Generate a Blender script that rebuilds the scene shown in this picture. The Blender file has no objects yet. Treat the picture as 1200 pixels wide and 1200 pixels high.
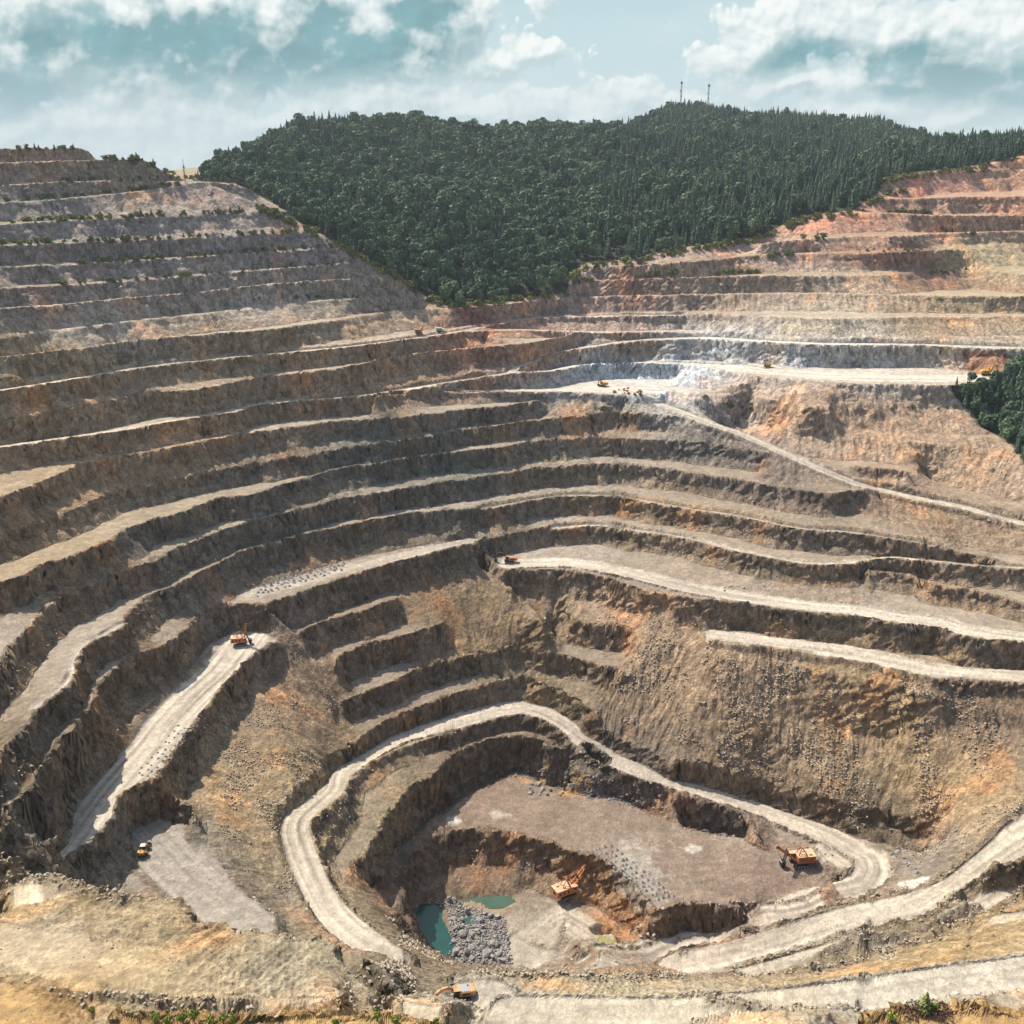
import bpy, bmesh, math, random
import numpy as np, time
T0 = time.time()
def tick(n): print('TICK %s %.1f' % (n, time.time() - T0))
from mathutils import Vector, Matrix
random.seed(7); rng = np.random.default_rng(7)
scene = bpy.context.scene
COL = scene.collection
R = math.radians
# ------------------------------------------------------------------ camera, sky, sun, exposure
F, HOR = 1128.0, 210.0                       # focal length in photo pixels (1200 px wide), horizon row
PITCH = math.atan((600 - HOR) / F)
cam_d = bpy.data.cameras.new("camera"); cam = bpy.data.objects.new("camera", cam_d); COL.objects.link(cam)
cam_d.sensor_width = 36; cam_d.lens = 36 * F / 1200; cam_d.clip_start = 1; cam_d.clip_end = 20000
cam.rotation_euler = (math.pi / 2 - PITCH, 0, 0); cam.location = (0, 0, 0)
scene.camera = cam
SUN_AZ, SUN_EL = -47.0, 50.0                 # degrees left of the view direction (+Y), above horizon
world = bpy.data.worlds.new("World"); scene.world = world; world.use_nodes = True
sun_d = bpy.data.lights.new("sun", 'SUN'); sun_d.energy = 4.6; sun_d.angle = R(0.5); sun_d.color = (1, .94, .85)
sun = bpy.data.objects.new("sun", sun_d); COL.objects.link(sun)
sdir = Vector((math.sin(R(SUN_AZ)) * math.cos(R(SUN_EL)), math.cos(R(SUN_AZ)) * math.cos(R(SUN_EL)), math.sin(R(SUN_EL))))
sun.rotation_euler = sdir.to_track_quat('Z', 'Y').to_euler()
scene.view_settings.view_transform = 'Standard'; scene.view_settings.look = 'None'
scene.view_settings.exposure = 0.62; scene.view_settings.gamma = 1
HAZE = 0.00005

def build_world():
    nt = world.node_tree; nt.nodes.clear(); N = nt.nodes.new; K = nt.links.new
    out = N('ShaderNodeOutputWorld'); bg = N('ShaderNodeBackground'); K(bg.outputs[0], out.inputs[0])
    sky = N('ShaderNodeTexSky'); sky.sky_type = 'NISHITA'; sky.sun_disc = False
    sky.sun_elevation = R(SUN_EL); sky.sun_rotation = R(SUN_AZ); sky.air_density = 1.0; sky.dust_density = 2.0
    bg.inputs[1].default_value = 0.12
    K(sky.outputs[0], bg.inputs[0])
build_world()

# ------------------------------------------------------------------ helpers: projection and noise
B = 12.0                                     # bench height in metres
cp, sp_ = math.cos(PITCH), math.sin(PITCH)
def ray(u, v):
    x = (np.asarray(u, float) - 600) / F; y = -(np.asarray(v, float) - 600) / F
    return x, cp + y * sp_, -sp_ + y * cp
def at_z(u, v, z):                           # ground point seen at photo pixel (u,v) lying at height z
    dx, dy, dz = ray(u, v); t = z / dz
    return dx * t, dy * t
def z_at_D(u, v, D):                         # height of the point seen at (u,v) that stands D ahead
    dx, dy, dz = ray(u, v); return dz / dy * D
def project(X, Y, Z):
    f = Y * cp - Z * sp_; up = Y * sp_ + Z * cp
    return 600 + F * X / f, 600 - F * up / f
def hash2(ix, iy, s):
    h = (ix.astype(np.int64) * 374761393 + iy.astype(np.int64) * 668265263 + s * 974634777) & 0xffffffff
    h = ((h ^ (h >> 13)) * 1274126177) & 0xffffffff
    return (h ^ (h >> 16)) & 0xffffffff
_ga = np.linspace(0, 2 * math.pi, 256, endpoint=False); GTX = np.cos(_ga).astype(np.float32); GTY = np.sin(_ga).astype(np.float32)
def pn(x, y, s=0):
    x = np.asarray(x, float); y = np.asarray(y, float)
    fxl = np.floor(x); fyl = np.floor(y); ix = fxl.astype(np.int64).astype(np.uint32); iy = fyl.astype(np.int64).astype(np.uint32)
    fx = (x - fxl).astype(np.float32); fy = (y - fyl).astype(np.float32)
    ux = fx * fx * fx * (fx * (fx * 6 - 15) + 10); uy = fy * fy * fy * (fy * (fy * 6 - 15) + 10)
    hx0 = ix * np.uint32(374761393) + np.uint32((s * 974634777) & 0xffffffff); hx1 = hx0 + np.uint32(374761393); hy0 = iy * np.uint32(668265263); hy1 = hy0 + np.uint32(668265263)
    def g(h, dx, dy):
        h = (h ^ (h >> np.uint32(13))) * np.uint32(1274126177); h = (h >> np.uint32(20)) & np.uint32(255)
        return GTX[h] * dx + GTY[h] * dy
    n00 = g(hx0 + hy0, fx, fy); n10 = g(hx1 + hy0, fx - 1, fy); n01 = g(hx0 + hy1, fx, fy - 1); n11 = g(hx1 + hy1, fx - 1, fy - 1)
    a = n00 + (n10 - n00) * ux; b = n01 + (n11 - n01) * ux
    return (a + (b - a) * uy) * np.float32(1.5)
def fbm(x, y, o=3, s=0, gain=.5):
    t = 0; a = 1; tot = 0
    for i in range(o):
        t = t + a * pn(x * 2 ** i, y * 2 ** i, s + i * 17); tot += a; a *= gain
    return t / tot

# ------------------------------------------------------------------ the cloudy sky beyond the hill, a far backdrop shell that gives off the sky's own light
def worley(x, y, s=0, k=9.0):
    ix = np.floor(x).astype(int); iy = np.floor(y).astype(int); acc = 0
    for a in (-1, 0, 1):
        for b in (-1, 0, 1):
            h = hash2(ix + a, iy + b, s); jx = (h & 1023) / 1023.; jy = ((h >> 10) & 1023) / 1023.; d2 = (ix + a + jx - x) ** 2 + (iy + b + jy - y) ** 2
            acc = acc + np.exp(-k * d2)
    return np.sqrt(np.maximum(-np.log(acc) / k, 0))
PUFFS = [(110,55,80,50),(60,10,80,40),(15,85,60,55),(180,65,95,52),(290,40,170,58),(300,75,110,26),(420,40,120,50),(480,10,80,34),(410,72,70,20),
    (130,140,70,34),(215,125,60,36),(160,180,60,24),(310,150,50,20),(400,125,80,20),(560,72,52,16),(500,50,36,20),(625,66,46,12),(485,120,80,20),
    (560,132,60,12),(640,128,66,18),(745,120,62,20),(690,136,80,12),(895,66,66,32),(860,78,40,16),(950,44,60,40),(1035,48,80,46),(1040,96,110,16),(1120,66,80,40),(1180,40,60,40),(1180,108,90,30),(940,98,80,12),(1010,130,70,12),(1120,138,90,14),
    (32,160,26,10),(635,6,18,14)]
THICK = [(280,50,230,52),(430,38,120,44),(160,66,90,34),(20,90,60,50),(940,72,60,22),(1045,72,75,20),(1185,104,80,22),(490,12,70,22),(1100,90,80,16)]
def clouds(A, E):
    """radiance of the cloudy sky towards azimuth A and elevation E (degrees)"""
    k = F * math.pi / 180
    def pos(u, v):
        dx, dy, dz = ray(u, v); return math.degrees(math.atan2(dx, dy)), math.degrees(math.atan2(dz, math.hypot(dx, dy)))
    def bank(L, a, e, soft):
        o = np.zeros(a.shape)
        for (u, v, ru, rv) in L:
            c = pos(u, v); q = 1 - np.sqrt(((a - c[0]) * k / ru) ** 2 + ((e - c[1]) * k / rv) ** 2) / soft; o = o + np.exp(7 * np.maximum(q, -1.2))
        return np.log(o + 1e-6) / 7 - .02
    def dens(a, e, fine=True):
        wa = a + 1.0 * fbm(a / 4, e / 4, 2, 300) ; we = e + .8 * fbm(a / 4, e / 4, 2, 310)
        b = bank(PUFFS, wa, we, 1.12)
        ax = a + .16 * fbm(a / .8, e / .8, 2, 320); ex = e + .16 * fbm(a / .8, e / .8, 2, 330)
        w = .75 * (.5 - worley(ax / 2.6, ex / 2.0, 1)) + .42 * (.5 - worley(ax / 1.1, ex / .95, 2)) + .17 * (.5 - worley(ax / .45, ex / .4, 3)) + .05 * (.5 - worley(ax / .2, ex / .18, 4))
        return np.maximum(b, -1.0) * .9 + w + .07 * fbm(a / .4, e / .4, 3, 340)
    d0 = dens(A, E); d1 = dens(A - .22, E + .30); d2 = dens(A - .5, E + .8)
    m = np.clip((d0 - .04) / .17, 0, 1); m = m * m * (3 - 2 * m)
    th = np.clip(bank(THICK, A + 1.6 * fbm(A / 2.4, E / 2, 4, 350), E + 1.1 * fbm(A / 2.4, E / 2, 4, 351), 1.35) * 1.5, 0, 1)
    d3 = dens(A - .10, E + .13); lit = np.clip(.42 + .9 * (d0 - d3) + 1.0 * (d0 - d1) + .35 * (d0 - d2), 0, 1)
    white = np.array((.60, .618, .605)); pale = np.array((.45, .495, .505)); teal = np.array((.115, .235, .255)); mid = np.array((.36, .435, .45)); blue = np.array((.29, .415, .445))
    h = np.clip(E / 12.0, 0, 1)[..., None]
    base = np.array((.47, .525, .54)) * (1 - h) + blue * h
    sh = np.clip((fbm(A / 9, E / 3.0, 5, 360) + .05) * 2.2, 0, 1)[..., None]; left = np.clip((4 - A) / 22, .25, 1)[..., None]
    base = base * (1 - sh * left * .75) + np.array((.52, .55, .555)) * sh * left * .75
    body = mid * (1 - lit[..., None]) + white * lit[..., None]
    rim = np.clip((.5 - d0) / .5, 0, 1) * np.clip(.5 + 1.2 * (d0 - d1), 0, 1)
    dk = th * np.clip((d2 - .12) / .55, 0, 1) * (1 - .6 * rim) * np.clip(1.25 - .55 * lit - .1, 0, 1)
    dk = np.clip(dk * 1.2 * (.85 + .5 * fbm(A / 3, E / 2, 4, 375)), 0, .88)[..., None]
    body = body * (1 - dk) + teal * (1 + .25 * fbm(A / 2.5, E / 2.0, 3, 370))[..., None] * dk
    lowf = np.clip((E - .2) / 6.0, .28, 1) * 1
    op = (m * .97 * lowf)[..., None]
    out = base * (1 - op) + body * op; return np.clip(.45 + (out - .45) * 1.12, .05, .75)
def sky_shell():
    A_ = np.r_[np.linspace(-62, -36, 60)[:-1], np.linspace(-36, 36, 1900), np.linspace(36, 62, 60)[1:]]; na, ne = len(A_), 520
    E_ = np.r_[np.linspace(-6, 11, 400), np.linspace(11, 40, 121)[1:]]; a, e = np.meshgrid(A_, E_); c = clouds(a, e); Rs = 7600.0
    P = np.stack([np.sin(np.radians(a)) * np.cos(np.radians(e)), np.cos(np.radians(a)) * np.cos(np.radians(e)), np.sin(np.radians(e))], -1) * Rs
    me = bpy.data.meshes.new('sky'); n = na * ne; me.vertices.add(n); me.vertices.foreach_set('co', P.astype(np.float32).ravel())
    ii, jj = np.meshgrid(np.arange(ne - 1), np.arange(na - 1), indexing='ij'); v = (ii * na + jj).ravel(); q = np.c_[v, v + 1, v + na + 1, v + na]; k = len(q)
    me.loops.add(k * 4); me.loops.foreach_set('vertex_index', q.astype(np.int32).ravel()); me.polygons.add(k); me.polygons.foreach_set('loop_start', (np.arange(k) * 4).astype(np.int32)); me.polygons.foreach_set('loop_total', np.full(k, 4, np.int32)); me.update(calc_edges=True); me.polygons.foreach_set('use_smooth', np.ones(k, bool))
    at = me.attributes.new('cloud', 'FLOAT_COLOR', 'POINT'); at.data.foreach_set('color', np.c_[c.reshape(-1, 3), np.ones(n)].astype(np.float32).ravel())
    m = bpy.data.materials.new('cloudy_sky'); m.use_nodes = True; nt = m.node_tree; nt.nodes.clear(); o = nt.nodes.new('ShaderNodeOutputMaterial'); em = nt.nodes.new('ShaderNodeEmission'); t = nt.nodes.new('ShaderNodeAttribute'); t.attribute_name = 'cloud'
    nt.links.new(t.outputs['Color'], em.inputs[0]); nt.links.new(em.outputs[0], o.inputs[0]); m.cycles.emission_sampling = 'NONE'; me.materials.append(m)
    ob = bpy.data.objects.new('sky', me); COL.objects.link(ob); ob['kind'] = 'structure'
sky_shell()

# ------------------------------------------------------------------ the pit, traced bench by bench
# C(...) is a bench crest with a face below it, S(...) a break of slope without a face. Points are photo pixels, heights are in benches.
LINES = []
def prep(pts, z, D=None):
    p = np.array(pts, float).reshape(-1, 2)
    n = len(p)
    if D is not None:
        Dv = np.interp(np.arange(n), *zip(*D)) if isinstance(D, list) else np.full(n, float(D))
        zz = z_at_D(p[:, 0], p[:, 1], Dv)
    elif isinstance(z, (int, float)): zz = np.full(n, float(z))
    else:
        seg = np.r_[0, np.cumsum(np.hypot(*np.diff(p, axis=0).T))]
        ks, vs = zip(*[(n - 1 if k == -1 else min(k, n - 1), v) for k, v in z])
        zz = np.interp(seg, seg[list(ks)], vs)
    X, Y = at_z(p[:, 0], p[:, 1], zz * B) if D is None else (None, None)
    if D is not None:
        dx, dy, dz = ray(p[:, 0], p[:, 1]); Y = Dv * B; X = dx / dy * Y
    q = np.c_[X, Y, zz * B]
    for end in (0, -1):                          # lines that leave the frame run on beyond it
        if (p[end, 0] <= 1 or p[end, 0] >= 1199) and n > 1:
            o = 1 if end == 0 else -2
            d = q[end] - q[o]; d[2] *= .3; L = np.hypot(d[0], d[1]) + 1e-6
            e = q[end] + d / L * 110
            q = np.vstack([e, q]) if end == 0 else np.vstack([q, e])
    return q
FRAC = {}
def C(z, pts, drop=1.0, run=.5, D=None, tal=.55, fr=None):
    if fr: FRAC[len(LINES)] = fr
    LINES.append(('c', prep(pts, z, D), drop * B, run * B, tal))
def S(z, pts, D=None, t='s'): LINES.append((t, prep(pts, z, D), 0, 0, 0))
ROADS = []
def ROAD(z, pts, w, k=1.0): ROADS.append((pts, w, k))

# left upper benches (names only in order from the top)
def UL(D0, pts, dl=.033, **k):
    u = pts[0::2]; C(None, pts, D=[(i, D0 + dl * x) for i, x in enumerate(u)], fr=.6, **k)
UL(60, [0,174, 33,172, 60,174, 93,173, 107,184], drop=1.1, run=.8)
UL(58.5, [0,190, 110,187, 167,187, 187,199, 213,211], drop=1.2, run=.9)
UL(57, [0,217, 67,213, 133,212, 213,212], drop=.9, run=.7)
UL(55.5, [0,237, 33,236, 100,230, 193,220, 233,213, 277,216, 300,228], drop=1.0, run=.8)
UL(54, [0,263, 43,260, 133,256, 233,252, 333,247, 343,256], drop=.95, run=.7)
UL(52.5, [0,288, 67,285, 143,283, 267,277, 363,271], drop=.95, run=.7)
UL(51.3, [0,313, 83,310, 143,306, 267,298, 400,290], drop=.9, run=.7)
UL(50, [0,338, 143,330, 267,320, 400,309, 433,308], drop=.9, run=.7, dl=.036)
UL(48.5, [0,361, 67,357, 143,349, 233,342, 307,333, 400,327, 470,327, 497,346], drop=1.1, run=.8, dl=.036)
UL(47, [0,395, 67,387, 167,375, 283,363, 400,350, 450,350, 490,352], drop=.9, run=.6, dl=.036)
# long benches
C([(0,-8),(6,-8),(9,-7.75),(11,-7.55),(-1,-7.5)], [0,418, 100,407, 167,398, 317,385, 400,374, 467,363, 533,362, 580,357, 667,349, 733,346, 800,345, 900,343, 967,343, 1083,346, 1200,347], drop=1.05, run=.6, fr=.6)
C([(0,-9.1),(8,-9.1),(10,-9.0),(12,-8.85),(-1,-8.85)], [0,455, 67,445, 167,428, 267,417, 400,405, 480,395, 533,387, 587,377, 633,370, 733,368, 800,367, 883,370, 967,373, 1033,372, 1133,371, 1200,370], drop=1.0, run=.55, fr=.6)
C([(0,-9.3),(3,-9.75),(-1,-10.1)], [560,384, 607,384, 687,388, 800,388, 838,396], drop=.5, run=.3, fr=.6)
C([(0,-10.4),(4,-10.2),(-1,-9.7)], [0,493, 60,482, 133,468, 173,460, 227,457, 300,443, 400,431, 460,417, 500,412, 560,407, 620,402, 653,395, 687,389], drop=1.2, run=.6)
C([(0,-11.45),(3,-10.5),(5,-10.2),(-1,-10.15)], [606,434, 613,428, 653,412, 710,403, 760,397, 800,397, 833,397, 900,401, 967,405, 1067,405, 1133,407, 1200,409], drop=1.3, run=.7, fr=.6)
C(-11.5, [0,523, 60,515, 133,505, 200,492, 273,482, 307,473, 400,465, 437,461, 490,453, 540,445, 600,437, 640,434, 683,427, 733,424, 800,425], drop=1.0, run=.55)
S(-11.55, [800,426, 867,428, 893,431, 967,432, 1067,433, 1140,437])                 # back of the white floor
C(-11.6, [800,428, 840,431, 867,436, 893,441, 967,447, 1040,450, 1110,451, 1150,447, 1200,444], drop=1.0, run=1.4, fr=.6)
C([(0,-11.7),(1,-12.38),(4,-12.38),(-1,-12.6)], [440,463, 500,461, 573,459, 667,459, 713,462, 733,465], drop=.6, run=.35)
S(-12.35, [690,452, 713,453, 750,457, 800,458, 830,462])
C(-12.9, [0,581, 40,568, 97,543, 150,533, 205,524, 250,514, 283,508, 333,502, 400,493, 460,489, 543,480, 600,474, 633,468], drop=.95, run=.5)
C(-13.83, [0,628, 20,620, 83,597, 143,573, 207,560, 240,553, 283,545, 333,537, 400,526, 500,512, 567,500, 627,492, 680,487, 727,483, 800,488], drop=.9, run=.5)
C(-14.7, [0,680, 20,675, 43,663, 80,652, 127,633, 147,620, 213,600, 253,583, 283,582, 333,567, 377,553, 400,548, 500,533, 573,525, 633,517, 700,512, 800,518, 850,522, 900,530], drop=1.05, run=.55)
C([(0,-15.8),(-1,-15.8)], [0,775, 7,765, 25,745, 42,722, 70,700, 93,690, 133,673, 187,653, 227,635, 260,622, 313,607, 400,585, 500,568, 560,560, 633,548, 717,543, 800,552, 867,563, 960,577, 1013,573], drop=1.05, run=.5)
C([(0,-17.6),(8,-17.3),(14,-16.9),(24,-16.9),(-1,-17.3)], [0,880, 20,860, 30,847, 50,823, 77,803, 88,783, 90,767, 103,752, 123,742, 143,730, 157,710, 167,700, 217,680, 253,660, 300,640, 400,616, 467,603, 567,593, 650,580, 717,579, 800,593, 867,603, 933,618, 1000,622, 1047,630, 1083,635, 1133,645, 1167,654], drop=1.05, run=.5)
C([(0,-18.95),(6,-18.8),(12,-18.5),(18,-18),(23,-18),(-1,-17.7)], [0,972, 10,960, 10,943, 43,917, 43,905, 63,880, 67,867, 88,853, 90,843, 110,823, 117,800, 140,783, 157,770, 187,757, 207,747, 227,730, 233,717, 253,710, 310,706, 327,701, 400,678, 467,657, 553,636], drop=1.3, run=.6)
S(-18, [270,697, 330,680, 400,658, 470,643, 553,631])
C([(0,-18),(-1,-17.6)], [553,634, 600,624, 640,617, 700,614, 800,628, 867,645, 943,658, 987,658, 1050,652, 1133,660, 1200,664], drop=.95, run=.5)
C([(0,-17.9),(-1,-18.3)], [1017,667, 1067,673, 1100,687, 1150,693, 1200,707], drop=.7, run=.4)
# truck floor L-7, right
C([(0,-19),(-1,-18.9)], [570,648, 583,662, 597,668, 660,667, 700,675, 753,690, 800,699, 877,708, 950,716, 1007,721, 1050,728, 1100,735, 1133,745, 1200,751], drop=1.25, run=.6)
S([(0,-19),(-1,-18.9)], [600,655, 633,656, 687,652, 733,655, 800,673, 867,693, 940,705, 1000,710, 1067,718, 1133,730, 1200,742])
# left haul floor with the small shovel
C(-19.9, [87,1022, 100,1003, 110,987, 120,973, 133,960, 143,932, 160,925, 188,910, 200,890, 215,870, 228,850, 245,825, 270,795, 300,762, 325,752], drop=1.2, run=.7)
S(-19.9, [325,750, 310,740, 280,738, 247,757, 227,787, 187,813, 163,830, 140,860, 130,883, 90,917, 80,947, 73,987, 40,1012])
C([(0,-19.9),(-1,-20.8)], [143,932, 160,926, 190,924, 215,940, 233,958], drop=1.3, run=.6)
S(-21.2, [150,990, 155,975, 170,968, 233,965, 242,990, 267,1027, 287,1057, 320,1088])
S(-21.2, [172,1012, 232,1045, 285,1074])
# benches between
C(-19.1, [353,737, 373,730, 400,722, 443,710, 470,699], drop=1.1, run=.5)
C(-20.4, [393,772, 400,765, 460,747, 510,733, 517,728], drop=1.2, run=.55)
C(-21.7, [400,822, 430,810, 467,793, 510,778, 560,765, 607,758, 633,765, 687,772, 700,777, 737,790], drop=.9, run=.45)
C(-22.5, [385,895, 400,880, 433,857, 460,840, 507,823, 550,807, 583,798, 613,793, 633,800, 653,807, 677,820, 700,834], drop=.8, run=.4)
C(-20.7, [660,713, 683,728, 740,737], drop=1.1, run=.4)
S(-21.0, [600,715, 640,730]); S(-19.9, [560,665, 600,690])
S([(0,-18.1),(-1,-22.2)], [311,712, 350,747, 370,785, 395,815, 398,850])          # spoil ridge
S([(0,-20.6),(-1,-22.2)], [290,800, 330,880, 345,930]); S([(0,-20.7),(-1,-22.3)], [225,890, 280,960, 320,1010]); S([(0,-21.3),(-1,-22.2)], [255,970, 300,1030, 340,1060])
# haul road L-12 loop
RD_A = [460,1118, 430,1103, 405,1085, 383,1060, 367,1030, 355,1003, 346,975, 350,958, 370,940, 388,925, 395,905, 425,885, 467,863, 533,845, 580,832, 607,829, 633,834, 660,848, 683,866, 717,888, 757,904, 800,916, 850,932, 900,949, 950,968, 990,987, 1018,1003, 1024,1018, 1012,1035, 975,1053, 925,1072, 867,1092, 800,1112, 740,1122, 680,1126]
ZA = [(0,-22.6),(6,-22.9),(13,-23.3),(16,-23.3),(21,-24.1),(27,-25.3),(31,-25.7),(-1,-27)]
ROAD(ZA, RD_A, 8.5)
C([(0,-22.7),(4,-22.9),(8,-23.3),(-1,-24.9)], [400,1063, 385,1035, 378,1005, 385,975, 403,950, 412,918, 433,895, 467,877, 533,858, 580,845, 607,840, 633,845, 660,862, 683,882, 717,900, 757,917, 800,928, 850,943], drop=.5, run=.35)
C([(0,-23.3),(4,-24.0),(-1,-25.3)], [407,1010, 427,1003, 447,963, 463,943, 480,923, 507,907, 543,877, 600,862, 630,867, 653,877, 690,877, 717,893, 753,910, 800,931, 867,952, 890,975], drop=1.7, run=.85)
# pit floor (upper) and lower pit
S(-25.8, [470,1000, 490,977, 500,967, 533,940, 557,927, 603,906, 640,920, 690,932, 725,935, 800,968, 867,980, 885,990, 940,1022, 985,1040, 925,1066, 893,1072])
C([(0,-26.3),(5,-24.8)], [520,1125, 500,1112, 478,1092, 463,1067, 440,1045, 420,1023], drop=.8, run=.5)
C(-25.9, [463,1040, 473,1013, 490,997, 497,985, 523,973, 567,974, 600,979, 647,986, 667,996, 700,1004, 720,1016, 747,1041, 763,1061, 770,1067, 800,1058, 833,1059, 893,1072], drop=1.15, run=.7)
S(-27.2, [495,1072, 520,1058, 560,1052, 590,1050, 620,1040, 645,1052, 690,1060, 715,1075, 745,1095])
S(-27.3, [490,1075, 500,1108, 530,1127, 600,1134, 660,1133])
# right: floor L-8 and the big slope
C(-20.2, [827,746, 850,754, 900,759, 947,764, 1000,776, 1033,783, 1090,796, 1110,792, 1167,796, 1200,798], drop=.4, run=.3)
S(-20.2, [833,738, 900,747, 987,755, 1033,763, 1090,775, 1133,785, 1200,789])
C([(0,-23.4),(2,-24),(-1,-24)], [790,890, 833,898, 900,914, 967,933, 1033,950, 1075,960, 1100,968], drop=1.0, run=.35)
S([(0,-22.3),(-1,-22.5)], [860,835, 950,845, 1050,865]); S(-22.0, [770,800, 820,820])
S([(0,-21.3),(-1,-21.4)], [1120,840, 1200,855])
# near wall, lower right
ZR1 = [(0,-22.5),(2,-23.3),(4,-24.1),(6,-25),(-1,-25.9)]
S(ZR1, [1200,943, 1167,977, 1133,1010, 1097,1038, 1067,1047, 983,1063, 917,1087, 867,1103, 800,1123])
S([(0,-22.1),(2,-23.2),(5,-24.5),(-1,-25.6)], [1200,1013, 1133,1037, 1100,1067, 1083,1080, 1013,1087, 933,1113, 860,1136, 800,1137])
ROAD([(0,-22.3),(3,-24),(-1,-25.9)], [1200,980, 1133,1026, 1075,1062, 1010,1076, 925,1102, 860,1121, 800,1131], 10.5)
C([(0,-20.4),(4,-21.3),(7,-19.4),(11,-18.8)], [1200,1050, 1120,1085, 1060,1110, 1000,1130, 930,1140, 860,1145, 800,1145, 720,1148, 640,1143, 560,1138, 525,1141], drop=2.0, run=1.3)
S([(0,-18.0),(-1,-18.0)], [485,1170, 530,1166, 600,1160])
S([(0,-16.6),(-1,-16.9)], [440,1184, 480,1181, 530,1179])
S([(0,-17.3),(-1,-17.8)], [600,1178, 700,1176, 800,1180, 900,1170, 1000,1158, 1100,1145, 1200,1130])
S([(0,-16.9),(-1,-17.4)], [600,1195, 800,1198, 900,1190, 1000,1175, 1100,1160, 1200,1150])
S([(0,-19.6),(-1,-18.9)], [900,1158, 1000,1146, 1060,1130, 1130,1110, 1200,1085])
# left plateau
C(-16, [470,1170, 440,1160, 412,1140, 398,1118, 385,1100, 350,1098, 290,1092, 230,1076, 212,1062, 190,1053, 150,1054, 130,1051, 90,1040, 50,1026, 0,1008], drop=4.2, run=2.2)
S([(0,-19.3),(-1,-18.6)], [425,1120, 450,1140, 470,1160])
S([(0,-16.3),(-1,-15.6)], [0,1130, 100,1155, 200,1163, 300,1172, 400,1170]); S(-16, [0,1080, 200,1110, 350,1140])
# orange mounds nearest to the camera
C(-10, [110,1200, 90,1190, 60,1172, 30,1160, 0,1146], drop=5.2, run=4.0)
C(-12, [520,1197, 480,1192, 450,1183, 400,1186, 340,1182, 310,1188, 260,1192, 200,1183, 130,1180], drop=3.9, run=2.3)
C(-10.5, [1200,1184, 1170,1180, 1130,1176, 1090,1178, 1060,1172, 1010,1197], drop=5.5, run=4.2)
# benches of the upper right
C([(0,-7.1),(2,-6.9),(4,-6.65),(-1,-6.6)], [672,332, 700,328, 733,327, 800,325, 867,323, 933,323, 1033,322, 1083,318, 1133,317, 1200,321], drop=1.2, run=.55, fr=.6)
C([(0,-6.2),(2,-5.6),(4,-5.25),(-1,-5.2)], [677,313, 740,311, 800,307, 850,302, 910,297, 1000,297, 1067,295, 1133,292, 1200,290], drop=1.2, run=.55, fr=.6)
C([(0,-4.5),(1,-4.2),(3,-4.07),(-1,-3.95)], [890,285, 947,280, 1000,277, 1067,276, 1097,273, 1200,270], drop=.9, run=.6, fr=.6)
C(None, [973,251, 1033,249, 1100,252, 1200,253], D=79, drop=1.35, run=.8, fr=.6)
C(None, [1030,232, 1083,232, 1133,230, 1200,230], D=82, drop=1.3, run=.9, fr=.6)
C(None, [1036,214, 1077,204, 1133,198, 1180,194, 1200,183], D=86, drop=1.8, run=1.1, fr=.6)
C(None, [700,303, 760,298, 800,290, 850,285, 890,277], D=[(0,73),(2,74),(4,78)], drop=.9, run=.7, fr=.6)
# right spur below the white floor
C(-13.3, [980,478, 1040,480, 1120,479, 1170,480], drop=1, run=.7, fr=.6)
C(-14.3, [870,490, 930,508, 1000,512, 1067,518, 1133,523], drop=.9, run=.6, fr=.6)
C(-14.9, [1000,545, 1060,552], drop=.5, run=.4)
ROAD([(0,-12.38),(-1,-12.38)], [500,459, 573,457, 667,457], 3.5); 
RR = [667,457, 713,459, 740,464, 767,471, 800,483, 833,497, 867,508, 900,522, 933,537, 967,552, 1000,565, 1033,574, 1067,582, 1133,595, 1200,613]
ROAD([(0,-12.38),(1,-12.4),(11,-15.9),(-1,-16.9)], RR, 6)
for du, dv in ((-3, 4), (3, -4)):
    q = np.array(RR[4:], float).reshape(-1, 2) + (du, dv); S([(0,-12.6),(9,-15.9),(-1,-16.9)], list(q.ravel()))
S(-17.4, [1120,640, 1200,650]); S(-16.0, [1080,560, 1140,575, 1200,590]); S(-13.5, [1150,500, 1200,520])
# hill with the wood
S(None, [213,211, 240,214, 300,237, 343,258, 405,290, 440,310, 470,327, 497,347], D=[(0,69),(1,69),(2,68),(4,66.5),(7,66.5)])
S(None, [520,356, 560,345, 600,338, 667,324, 720,306, 800,288], D=[(0,69),(3,72),(5,82)])
S(None, [945,250, 1033,213, 1077,203, 1133,197, 1200,180], D=[(0,82),(1,88),(4,93)])
S(None, [300,222, 400,228, 500,226, 600,220, 700,216, 800,216, 900,206, 1000,192, 1060,180], D=[(0,84),(1,92),(2,98),(8,113)])
S(None, [222,208, 250,203, 300,183, 350,163, 385,147, 400,144, 450,151, 520,157, 600,159, 700,162, 735,160], D=[(0,74),(1,82),(2,98),(4,124),(10,142)])
S(None, [740,156, 760,142, 780,133, 830,131, 860,135, 900,144, 1000,149, 1040,156, 1060,166, 1082,180, 1130,180, 1200,171], D=[(0,160),(2,172),(6,172),(8,150),(9,120),(11,113)])
S(None, [-300,225, 0,225, 215,228], D=[(0,100),(2,120)], t='h')
S(None, [-400,240, 0,240, 300,236, 600,238, 900,240, 1200,240, 1600,240], D=240, t='h')
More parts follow.
